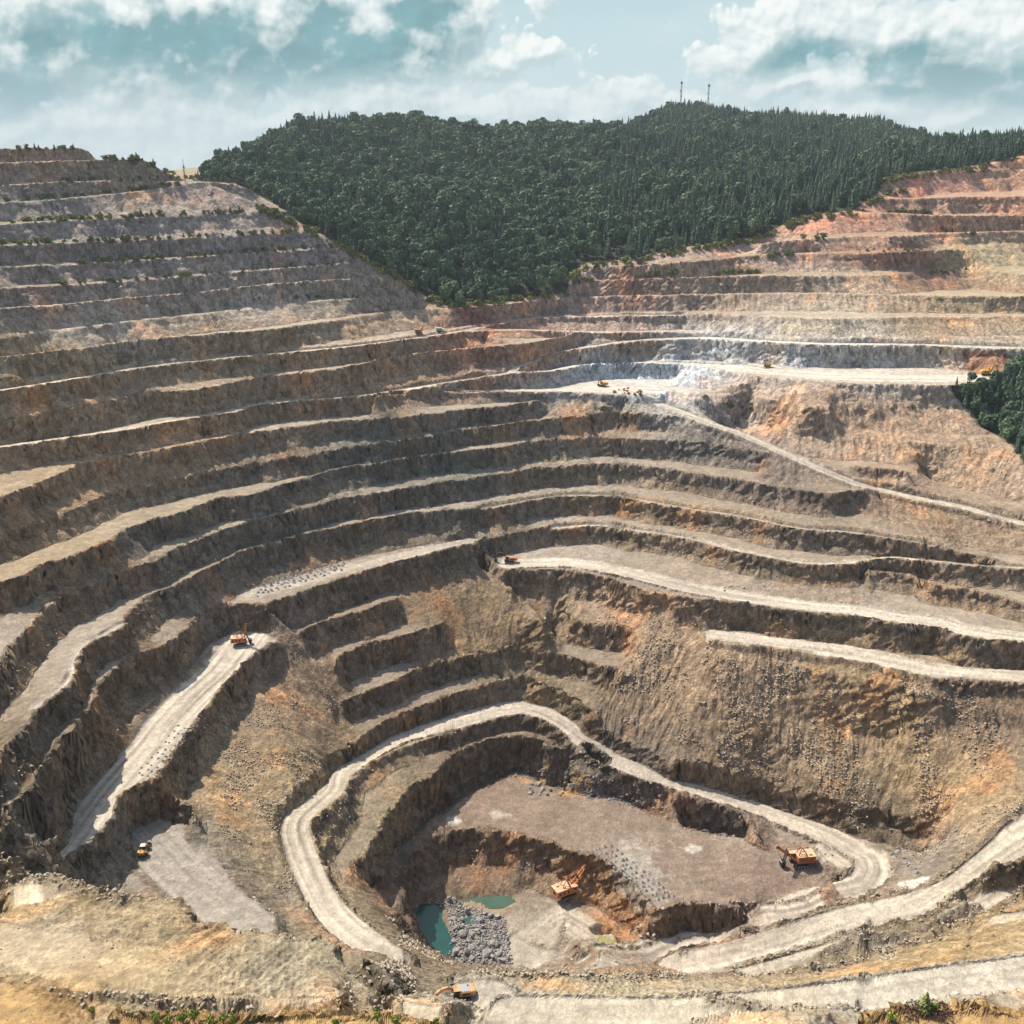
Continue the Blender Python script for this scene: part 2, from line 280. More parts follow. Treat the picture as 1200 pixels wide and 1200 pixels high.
# haul roads along the benches (centre lines)
ROAD(-9.1, [0,457, 67,447, 167,430, 267,419, 400,407, 480,397, 533,389, 587,379, 633,372, 733,370, 800,369], 3.6, .9)
ROAD([(0,-9.3),(-1,-10.1)], [540,388, 607,386, 687,389, 800,389, 838,396], 3, .8)
ROAD([(0,-11.45),(3,-10.5),(5,-10.2),(-1,-10.15)], [602,436, 613,429, 653,413, 710,404, 760,398, 833,396, 900,400, 967,403, 1067,404, 1133,406, 1200,408], 7)
ROAD(-11.5, [0,524, 60,516, 133,506, 200,493, 273,483, 307,474, 400,466, 437,462, 490,454, 540,446, 600,437, 640,435, 683,427, 733,425, 800,426, 867,430], 4.6)
ROAD(-11.58, [860,431, 900,436, 967,440, 1040,442, 1150,442], 14)
ROAD(-12.36, [700,455, 760,459], 12)
ROAD([(0,-18.95),(-1,-18.9)], [598,661, 660,659, 700,664, 753,675, 800,687, 877,701, 950,711, 1007,715, 1050,723, 1100,729, 1133,739, 1200,748], 8.5)
ROAD(-20.2, [840,745, 900,752, 947,758, 1000,766, 1050,776, 1100,787, 1200,793], 8.5)
ROAD(-19.9, [287,752, 262,785, 232,812, 200,845, 180,872, 155,900, 130,930, 108,960, 92,985, 72,1012, 60,1030], 12.5)
ROAD([(0,-16.9),(-1,-17.7)], [567,596, 650,582, 717,581, 800,595, 867,605, 933,619, 1000,624, 1047,632, 1083,637, 1133,648, 1200,660], 2.2, .5)
ROAD([(0,-18),(-1,-17.6)], [650,619, 700,616, 800,630, 867,646, 943,660, 987,660, 1050,654, 1133,662, 1200,666], 3.2, .9)
ROAD([(0,-18),(-1,-18)], [300,694, 340,683, 400,668, 470,651, 550,634], 7, .7)
ROAD(-21.2, [170,975, 200,1010, 240,1050, 290,1085], 12, .35)
ROAD([(0,-17.1),(-1,-17.6)], [600,1187, 800,1189, 900,1180, 1000,1167, 1100,1152, 1200,1140], 8, .55)
ROAD(-27.2, [610,1110, 640,1090, 660,1075, 700,1100, 690,1120], 9, .7)
ROAD(-16.9, [50,826, 77,806, 88,790, 90,775, 100,757, 123,745, 143,733], 4, .8)
ROAD(0, [1016,1022, 996,1042, 950,1060, 900,1080, 830,1103, 760,1119, 700,1124], 11, .95); ROAD(0, [990,1002, 1016,1020, 1004,1036], 14, .9)
ROAD(0, [498,1174, 530,1169, 575,1166], 8, .5); ROAD(0, [600,1114, 640,1127, 700,1128, 760,1118, 812,1106], 8.5, .8)
ROAD(0, [870,1141, 950,1119, 1010,1101], 4.5, .85); ROAD(0, [960,1138, 1030,1118, 1062,1106], 3.5, .9); ROAD(0, [1110,1082, 1160,1055, 1200,1036], 5, .8); ROAD(0, [1080,1102, 1140,1088, 1200,1072], 3.5, .6)
# windrows: rock berms left by the grader along the roads
WIND = []
def WR(z, pts, h, w): WIND.append((pts, h, w))
WR(ZR1, [1200,943, 1167,977, 1133,1010, 1097,1038, 1067,1047, 983,1063, 917,1087, 867,1103, 800,1123], 2.2, 2.6)
WR([(0,-22.1),(2,-23.2),(5,-24.5),(-1,-25.6)], [1200,1013, 1133,1037, 1100,1067, 1083,1080, 1013,1087, 933,1113, 860,1136], 3.2, 3.2)
WR([(0,-21.0),(3,-22.3),(-1,-23.4)], [1200,1055, 1140,1072, 1090,1090, 1070,1100, 1000,1105, 960,1125], 3.0, 3.0)
WR([(0,-21.3),(-1,-19.9)], [860,1144, 930,1140, 1000,1131, 1060,1111, 1120,1088, 1200,1055], 2.6, 2.6)
WR([(0,-17.8),(-1,-17.2)], [830,1178, 900,1184, 960,1181, 1000,1178], 1.6, 2.2)
WR(-19.4, [560,1140, 640,1145, 720,1149, 800,1146], 1.6, 2.5)
WR(-20.2, [840,753, 900,760, 950,765], .8, 1.2); WR(-16, [0,1011, 90,1043, 150,1057], 2.2, 3.0)
WR(-15.7, [70,1163, 130,1172, 190,1176, 240,1178], 1.6, 1.8)
WR([(0,-24),(-1,-25.5)], [1060,1042, 1000,1062, 930,1078], 1.0, 1.5)

# ------------------------------------------------------------------ settle the bench lines so that none leans over the one below it
def relax():
    su, sa, se, sD, sl, st_ = [], [], [], [], [], []
    starts = []
    for k, (t, q, drop, run, tal) in enumerate(LINES):
        d = np.r_[0, np.cumsum(np.linalg.norm(np.diff(q, axis=0), axis=1))]; n = max(2, int(d[-1] / 5) + 1); s = np.linspace(0, d[-1], n)
        p = np.c_[np.interp(s, d, q[:, 0]), np.interp(s, d, q[:, 1]), np.interp(s, d, q[:, 2])]
        h = np.hypot(p[:, 0], p[:, 1]); starts.append((len(sa), len(sa) + n, p, s))
        sa += list(np.degrees(np.arctan2(p[:, 0], p[:, 1]))); se += list(p[:, 2] / h); sD += list(h / B); sl += [k] * n
    sa, se, sD, sl = map(np.array, (sa, se, sD, sl)); g = np.zeros(len(sa)); I, J, Fc = [], [], []
    hid = np.array([LINES[k][0] == 'h' for k in sl]); isc = np.array([LINES[k][0] == 'c' for k in sl])
    for b in np.arange(-44, 44, .3):
        m = np.nonzero((sa >= b) & (sa < b + .3) & ~hid)[0]
        if len(m) < 2: continue
        ks = {}
        for i in m: ks.setdefault(sl[i], []).append(i)
        reps = sorted([(np.median(se[v]), v[len(v) // 2]) for v in ks.values()])
        for (_, i), (_, j) in zip(reps[:-1], reps[1:]): I.append(i); J.append(j)
    I, J = np.array(I), np.array(J)
    for it in range(400):
        D = sD * np.exp(g); z = se * D
        dz = z[J] - z[I]
        need = (np.where(isc[I], .5, .25) + .52 * np.maximum(dz, 0)) * np.where((sa[I] < -17) & (sD[I] < 36) & (sD[I] > 22), .35, 1.0)
        df = np.clip(need - (D[J] - D[I]), 0, 3)
        u = np.zeros(len(g)); c = np.zeros(len(g))
        np.add.at(u, J, .3 * df / D[J]); np.add.at(u, I, -.3 * df / D[I]); np.add.at(c, I, df > 0); np.add.at(c, J, df > 0)
        g = g + u / np.maximum(c, 1)
        for (a, b, p, s) in starts:
            if b - a > 2:
                x = np.pad(g[a:b], 3, 'edge'); g[a:b] = (x[:-6] + x[1:-5] + x[2:-4] + x[3:-3] + x[4:-2] + x[5:-1] + x[6:]) / 7
        g *= .999
    for k, (a, b, p, s) in enumerate(starts):
        t, q, drop, run, tal = LINES[k]
        d = np.r_[0, np.cumsum(np.linalg.norm(np.diff(q, axis=0), axis=1))]
        sc = np.exp(np.interp(d, s, g[a:b])); LINES[k] = (t, q * sc[:, None], drop, run, tal)
    return g, I, J, sD, se, sl
if True: relax()

tick('relax')
# ------------------------------------------------------------------ height field on a polar grid round the viewpoint
A0, A1, NA = R(-40.5), R(40.5), 1150
az = np.linspace(A0, A1, NA)
rr = list(np.arange(72, 1150, 1.0))
st = 1.0
while rr[-1] < 3000: st *= 1.012; rr.append(rr[-1] + st)
rr = np.array(rr); NR = len(rr)
ssum = np.zeros((NR, NA)); scnt = np.zeros((NR, NA))
def idx(X, Y):
    return np.interp(np.hypot(X, Y), rr, np.arange(NR)), (np.arctan2(X, Y) - A0) / (A1 - A0) * (NA - 1)
def dense(q, st=.35):
    d = np.r_[0, np.cumsum(np.hypot(*np.diff(q[:, :2], axis=0).T))]
    n = max(2, int(d[-1] / st)); s = np.linspace(0, d[-1], n)
    return s, np.c_[np.interp(s, d, q[:, 0]), np.interp(s, d, q[:, 1]), np.interp(s, d, q[:, 2])]
def smooth_line(q):                              # Catmull-Rom resample so the benches curve softly
    d = np.r_[0, np.cumsum(np.hypot(*np.diff(q[:, :2], axis=0).T))]; keep = np.r_[True, np.diff(d) > .2]; q = q[keep]
    if len(q) < 3: return q
    P = np.vstack([2 * q[0] - q[1], q, 2 * q[-1] - q[-2]]); out = []
    for i in range(1, len(P) - 2):
        p0, p1, p2, p3 = P[i - 1], P[i], P[i + 1], P[i + 2]
        for t in np.linspace(0, 1, 8, endpoint=False):
            c = .5 * ((2 * p1) + (-p0 + p2) * t + (2 * p0 - 5 * p1 + 4 * p2 - p3) * t * t + (-p0 + 3 * p1 - 3 * p2 + p3) * t ** 3)
            l = p1 * (1 - t) + p2 * t
            out.append(.6 * c + .4 * l)
    out.append(P[-2]); return np.array(out)
def put(X, Y, Z, w=1.0):
    ri, ai = idx(X, Y); i = np.rint(ri).astype(int); j = np.rint(ai).astype(int)
    ok = (i > 0) & (i < NR - 1) & (j >= 0) & (j < NA)
    np.add.at(ssum, (i[ok], j[ok]), Z[ok] * w if np.isscalar(w) else Z[ok] * w[ok]); np.add.at(scnt, (i[ok], j[ok]), w)
dens = []
for k, (t, q, drop, run, tal) in enumerate(LINES):
    q = smooth_line(q); s, p = dense(q); dens.append((s, p)); put(p[:, 0], p[:, 1], p[:, 2])
# raster of bench edges so that a toe never lands on another bench edge
OX, OY, OW, OH = -760, 40, 1700, 1500
lo = np.full((OH, OW), 9999, np.int32); hi = np.full((OH, OW), -1, np.int32)
for k, (s, p) in enumerate(dens):
    if LINES[k][0] == 'h': continue
    i = (p[:, 1] - OY).astype(int); j = (p[:, 0] - OX).astype(int); ok = (i >= 0) & (i < OH) & (j >= 0) & (j < OW)
    np.minimum.at(lo, (i[ok], j[ok]), k); np.maximum.at(hi, (i[ok], j[ok]), k)
RB = 3
lo2, hi2 = lo.copy(), hi.copy()
for di in range(-RB, RB + 1):
    for dj in range(-RB, RB + 1):
        if di * di + dj * dj > RB * RB + 1: continue
        lo2 = np.minimum(lo2, np.roll(lo, (di, dj), (0, 1))); hi2 = np.maximum(hi2, np.roll(hi, (di, dj), (0, 1)))
def blocked(x, y, k):
    i = np.clip((y - OY).astype(int), 0, OH - 1); j = np.clip((x - OX).astype(int), 0, OW - 1)
    return ((lo2[i, j] < 9999) & (lo2[i, j] != k)) | ((hi2[i, j] >= 0) & (hi2[i, j] != k))
for k, (t, q, drop, run, tal) in enumerate(LINES):
    if t != 'c': continue
    s, p = dens[k]
    w = 20; pad = np.vstack([p[:1, :2]] * w + [p[:, :2]] + [p[-1:, :2]] * w)
    T = pad[2 * w:] - pad[:-2 * w]; T /= (np.hypot(T[:, 0], T[:, 1])[:, None] + 1e-9)
    nrm = np.c_[T[:, 1], -T[:, 0]]
    n1 = 1.2 * pn(s / 24., s * 0 + k * 3.7, 5) + .7 * pn(s / 8., s * 0 + k, 6)
    nf = np.clip(1.0 + 1.1 * n1, .5, 2.3)
    ends = (s < 2) | (s > s[-1] - 2); dm = np.full(len(p), 62.0); live = np.ones(len(p), bool)
    for r in np.arange(1.0, 62, 1.0):
        bl = live & blocked(*(p[:, :2] + nrm * r).T, k); dm[bl] = r; live &= ~bl
    pd = np.pad(dm, 6, 'edge'); dm2 = np.minimum(dm, sum(pd[i:i + len(dm)] for i in range(13)) / 13)
    fr = FRAC.get(k, .36)
    rn = np.minimum(np.maximum(run * nf, fr * np.minimum(dm2, 40 if fr > .4 else 24) * (.75 + .25 * nf)), dm2 - .5)
    ok = ~ends & (rn > run * .3); r = rn; g = p[:, :2] + nrm * r[:, None]
    put(g[ok, 0], g[ok, 1], p[ok, 2] - drop)
    tl = tal if fr < .6 else .42
    m = p[ok, :2] + nrm[ok] * (r[ok] * .34)[:, None]; put(m[:, 0], m[:, 1], p[ok, 2] - drop * tl)

def solve(su, cn):
    if min(su.shape) > 24:
        h, w = su.shape; H, W = (h + 1) // 2, (w + 1) // 2
        a = np.zeros((H * 2, W * 2)); c = np.zeros((H * 2, W * 2)); a[:h, :w] = su; c[:h, :w] = cn
        a = a.reshape(H, 2, W, 2).sum((1, 3)); c = c.reshape(H, 2, W, 2).sum((1, 3))
        z = solve(a, c)
        zi = np.repeat(np.repeat(z, 2, 0), 2, 1)[:h, :w]
        it = 60
    else:
        zi = np.full(su.shape, su.sum() / max(cn.sum(), 1)); it = 900
    m = cn > 0; val = np.where(m, su / np.maximum(cn, 1e-9), 0)
    z = zi
    for _ in range(it):
        p = np.pad(z, 1, 'edge')
        z = .25 * (p[:-2, 1:-1] + p[2:, 1:-1] + p[1:-1, :-2] + p[1:-1, 2:])
        z = np.where(m, val, z)
    return z
tick('presolve')
ZG = solve(ssum, scnt)

tick('solve')
def bil(G, ri, ai):
    ri = np.clip(ri, 0, NR - 1.001); ai = np.clip(ai, 0, NA - 1.001)
    i = ri.astype(int); j = ai.astype(int); a = ri - i; b = ai - j
    return (G[i, j] * (1 - a) + G[i + 1, j] * a) * (1 - b) + (G[i, j + 1] * (1 - a) + G[i + 1, j + 1] * a) * b
def dist_line(X, Y, q, maxd):
    """distance, along-distance and height to polyline q (only within maxd)"""
    d = np.full(X.shape, 1e9); s = np.zeros(X.shape); zz = np.zeros(X.shape); sd = np.zeros(X.shape); acc = 0
    for a, b in zip(q[:-1], q[1:]):
        L = math.hypot(b[0] - a[0], b[1] - a[1])
        if L < 1e-6: continue
        lo = np.minimum(a, b) - maxd; hi = np.maximum(a, b) + maxd
        I = np.nonzero((X > lo[0]) & (X < hi[0]) & (Y > lo[1]) & (Y < hi[1]))[0]
        if len(I):
            ux, uy = (b[0] - a[0]) / L, (b[1] - a[1]) / L
            px, py = X[I] - a[0], Y[I] - a[1]
            t = np.clip(px * ux + py * uy, 0, L)
            dd = np.hypot(px - ux * t, py - uy * t)
            u = dd < d[I]; J = I[u]
            d[J] = dd[u]; s[J] = acc + t[u]; zz[J] = a[2] + (b[2] - a[2]) * t[u] / L; sd[J] = (px * uy - py * ux)[u]
        acc += L
    return d, s, zz, sd

def march(u, v, tmin=70, tmax=2600):
    """points of the solved surface seen at photo pixels"""
    u = np.atleast_1d(np.asarray(u, float)); v = np.atleast_1d(np.asarray(v, float)); out = []
    for a, b in zip(u, v):
        dx, dy, dz = [float(t) for t in ray(a, b)]; h = math.hypot(dx, dy); t = np.arange(tmin, tmax, .5) / h
        zt = bil(ZG, *idx(dx * t, dy * t)); k = np.nonzero(dz * t < zt)[0]; k = k[0] if len(k) else len(t) - 1
        out.append((dx * t[k], dy * t[k], dz * t[k]))
    return np.array(out)
def draped(pts):
    p = np.array(pts, float).reshape(-1, 2); q = march(p[:, 0], p[:, 1])
    for end, o in ((0, 1), (-1, -2)):
        if (p[end, 0] <= 1 or p[end, 0] >= 1199) and len(q) > 1:
            d = q[end] - q[o]; d[2] *= .3; e = q[end] + d / (np.hypot(d[0], d[1]) + 1e-6) * 110
            q = np.vstack([e, q]) if end == 0 else np.vstack([q, e])
    return q
def side(q, off):
    q = smooth_line(q); t_ = np.gradient(q[:, :2], axis=0); t_ /= np.hypot(t_[:, 0], t_[:, 1])[:, None] + 1e-9; r_ = q.copy(); r_[:, 0] += t_[:, 1] * off; r_[:, 1] -= t_[:, 0] * off; return r_[::4]
SAFE = {(460,1118): 1, (598,661): 1, (287,752): -1, (840,745): 1, (700,457): 0}
keys = [(p[0], p[1]) for p, w, k in ROADS]
ROADS = [(draped(p), w, k) for p, w, k in ROADS]; WIND = [(draped(p), h, w) for p, h, w in WIND]
WIND += [(side(q, SAFE[ky] * (w + .6)), .9, .9) for ky, (q, w, k) in zip(keys, ROADS) if SAFE.get(ky)]
# flatten the road beds in the solved field
aa, ri_ = np.meshgrid(az, rr); GX = (np.sin(aa) * ri_).ravel(); GY = (np.cos(aa) * ri_).ravel(); zf = ZG.ravel()
for q, w, k in ROADS:
    w = max(w, 3.6)
    q = smooth_line(q); d, s, zz, sd = dist_line(GX, GY, q, w * 1.2)
    t = np.clip((w * 1.12 - d) / (w * .3), 0, 1) * (d < 1e8)
    t = t * np.clip((7 - np.abs(zz - zf)) / 3, 0, 1)
    zf = zf * (1 - t) + zz * t
ZG = zf.reshape(NR, NA)

tick('roads')
# mesh columns: rows shared out by what each stretch of ground shows
MR = 1500
MA = NA
grad = np.abs(np.diff(ZG, axis=0)); dr = np.diff(rr)[:, None]
wgt = np.minimum(dr, 2.2) * .55 + np.minimum(grad, 3) * 1.35
k5 = np.pad(wgt, ((0, 0), (6, 6)), 'edge'); wgt = sum(k5[:, i:i + NA] for i in range(13)) / 13   # keep neighbours alike
k5 = np.pad(wgt, ((2, 2), (0, 0)), 'edge'); wgt = sum(k5[i:i + NR - 1] for i in range(5)) / 5
wgt *= (400 / (rr[:-1, None] + 150)) ** .5
cum = np.vstack([np.zeros((1, NA)), np.cumsum(wgt, axis=0)])
RI = np.empty((MR, MA))
for j in range(NA):
    RI[:, j] = np.interp(np.linspace(0, cum[-1, j], MR), cum[:, j], np.arange(NR))
RAD = np.interp(RI, np.arange(NR), rr); AZ = np.broadcast_to(az, (MR, MA))
X = (np.sin(AZ) * RAD).ravel(); Y = (np.cos(AZ) * RAD).ravel()
far = np.clip((Y - 1000) / 200, 0, 1)
# ragged edges: look the height up at a slightly shifted place
road_m = np.zeros(X.shape); road_i = np.zeros(X.shape); road_k = np.zeros(X.shape); stripe = np.zeros(X.shape)
edge = fbm(X / 6, Y / 6, 3, 40) + .5 * fbm(X / 2.2, Y / 2.2, 2, 41)
for n_, (q, w, k) in enumerate(ROADS):
    q = smooth_line(q); d, s, zz, sd = dist_line(X, Y, q, w + 8); road_i = np.maximum(road_i, np.clip((w + 7 - d) / 5, 0, 1))
    m = np.clip((w - d + edge * 3.2) / 3.0 + .5, 0, 1); z0 = bil(ZG, *idx(X, Y)); m = m * (np.abs(z0 - zz) < 5)
    st_ = .7 * pn(sd * 1.0, s / 70, n_) + .8 * pn(sd * .42, s / 90, n_ + 50) + .35 * pn(sd * .2, s / 40, n_ + 90)
    u = m * k > road_m; stripe = np.where(u, st_, stripe); road_m = np.where(u, m * k, road_m)
amp = (1 - .85 * np.clip(np.maximum(road_m * 1.3, road_i), 0, 1)) * np.clip(np.hypot(X, Y) / 620, .35, 1)
wx = 4.6 * fbm(X / 24, Y / 24, 3, 1) + 1.5 * fbm(X / 7.5, Y / 7.5, 2, 11, .5); wy = 4.6 * fbm(X / 24, Y / 24, 3, 2) + 1.5 * fbm(X / 7.5, Y / 7.5, 2, 12, .5)
wx *= amp; wy *= amp
Z = bil(ZG, *idx(X + wx, Y + wy))
e = 1.5
gx = (bil(ZG, *idx(X + wx + e, Y + wy)) - bil(ZG, *idx(X + wx - e, Y + wy))) / (2 * e)
gy = (bil(ZG, *idx(X + wx, Y + wy + e)) - bil(ZG, *idx(X + wx, Y + wy - e))) / (2 * e)
slope = np.hypot(gx, gy)
steep = np.clip((slope - 1.0) / .6, 0, 1); mids = np.clip((slope - .14) / .2, 0, 1)
road_m *= np.clip((.75 - slope) / .35, 0, 1)
flat = 1 - mids
# rills that run down the slopes: noise sheared along the local fall line at two fixed headings
def rill(ang, lw, ll, s):
    c, s_ = math.cos(ang), math.sin(ang); a = X * c + Y * s_; b = -X * s_ + Y * c
    return 1 - np.abs(pn(a / ll, b / lw, s)) * 2
def box(G, k):
    for ax in (0, 1):
        P_ = np.pad(G, [(k, k) if i == ax else (0, 0) for i in (0, 1)], 'edge'); c_ = np.cumsum(P_, axis=ax); n_ = 2 * k
        G = (c_[n_:] - c_[:-n_]) / n_ if ax == 0 else (c_[:, n_:] - c_[:, :-n_]) / n_
        if G.shape[ax] > ZG.shape[ax]: G = G[:-1] if ax == 0 else G[:, :-1]
    return G
ZS = box(ZG, 7)
gxs = bil(ZS, *idx(X + 4, Y)) - bil(ZS, *idx(X - 4, Y)); gys = bil(ZS, *idx(X, Y + 4)) - bil(ZS, *idx(X, Y - 4))
dirn = np.arctan2(gys, gxs)
ril = 0; tw = 0
for i in range(7):
    ang = math.pi * i / 7; wgt_ = np.abs(np.cos(dirn - ang)) ** 10
    ril = ril + wgt_ * (.55 * rill(ang, 4.6, 40, 60 + i) + .45 * rill(ang, 1.7, 26, 80 + i)); tw = tw + wgt_
ril /= np.maximum(tw, 1e-6)
n_big = np.clip(fbm(X / 45, Y / 45, 2, 61) * 2, -1, 1)
det = 1 - .8 * np.clip(road_m * 1.2, 0, 1)
Z = Z + (mids * (ril - .5) * (1.5 + 1.0 * n_big) * (1 - .45 * steep) + mids * (.6 + .6 * steep) * fbm(X / 9, Y / 9, 4, 21, .6) + flat * .35 * fbm(X / 10, Y / 10, 4, 22, .6)) * det * (1 - far)
Z = Z + steep * .9 * fbm(X / 2.6, Y / 2.6, 2, 23) * (1 - far)
Z = Z + far * (5 * fbm(X / 60, Y / 60, 3, 24) + 16 * fbm(X / 190, Y / 190, 2, 25))
wm = np.zeros(X.shape)
for q, h, w in WIND:
    q = smooth_line(q); d, s, zz, sd = dist_line(X, Y, q, w * 3 + 4)
    d = np.abs(d + edge * 1.5)
    g = np.exp(-(d / w) ** 2) * (np.abs(Z - zz) < 9); Z = Z + g * h * 1.25 * (.75 + .9 * fbm(X / 4, Y / 4, 3, 31)); wm = np.maximum(wm, g)
# ponds: hollows in the lowest floor
PONDS = [([490,1058, 510,1058, 528,1071, 524,1090, 533,1112, 517,1116, 500,1102, 484,1093, 484,1078], -27.27), ([537,1058, 560,1052, 592,1050, 603,1056, 588,1063, 563,1064], -27.27), ([697,1100, 705,1096, 716,1098, 724,1103, 712,1107, 700,1106], -27.27), ([540,1075, 552,1072, 556,1080, 545,1082], -27.27)]
POLYS = []
for pts, z in PONDS:
    p = np.array(pts, float).reshape(-1, 2); px, py = at_z(p[:, 0], p[:, 1], z * B); q = np.c_[px, py, px * 0 + z * B]; q = np.vstack([q, q[:1]]); POLYS.append((q, z * B))
    d, s_, zz, sd = dist_line(X, Y, q, 14)
    ins = np.zeros(X.shape, bool)
    for i in range(len(q) - 1):
        x1, y1, x2, y2 = q[i, 0], q[i, 1], q[i + 1, 0], q[i + 1, 1]
        ins ^= ((y1 > Y) != (y2 > Y)) & (X < (x2 - x1) * (Y - y1) / (y2 - y1 + 1e-9) + x1)
    sgn = np.where(ins, -d, d); t = np.clip((3.0 - sgn) / 4.5, 0, 1) * (np.abs(Z - z * B) < 12)
    Z = Z * (1 - t) + (z * B - .9 - 1.2 * np.clip(-sgn / 3, 0, 1)) * t * 1.0 + 0
    u = (sgn > 0) & (sgn < 9) & (Z < z * B + .35) & (sgn > 2.2) & (np.abs(Z - z * B) < 3); Z = np.where(u, z * B + .35, Z)
# break the faces into blocks: sideways shifts that change with height as well
hb = (1.7 * steep + .12 * mids) * det * (1 - far)
X0, Y0 = X.copy(), Y.copy()
X = X0 + hb * (1.0 * pn(X0 / 4.2 + Z / 6.5, Y0 / 4.2 - Z / 5.0, 101) + .7 * pn(Y0 / 2.2 - Z / 2.6, X0 / 2.2 + Z / 3.3, 102))
Y = Y0 + hb * (1.0 * pn(X0 / 4.2 - Z / 5.5, Y0 / 4.2 + Z / 6.0, 103) + .7 * pn(Y0 / 2.2 + Z / 2.9, X0 / 2.2 - Z / 2.4, 104))
U, V = project(X, Y, Z)

tick('shape')
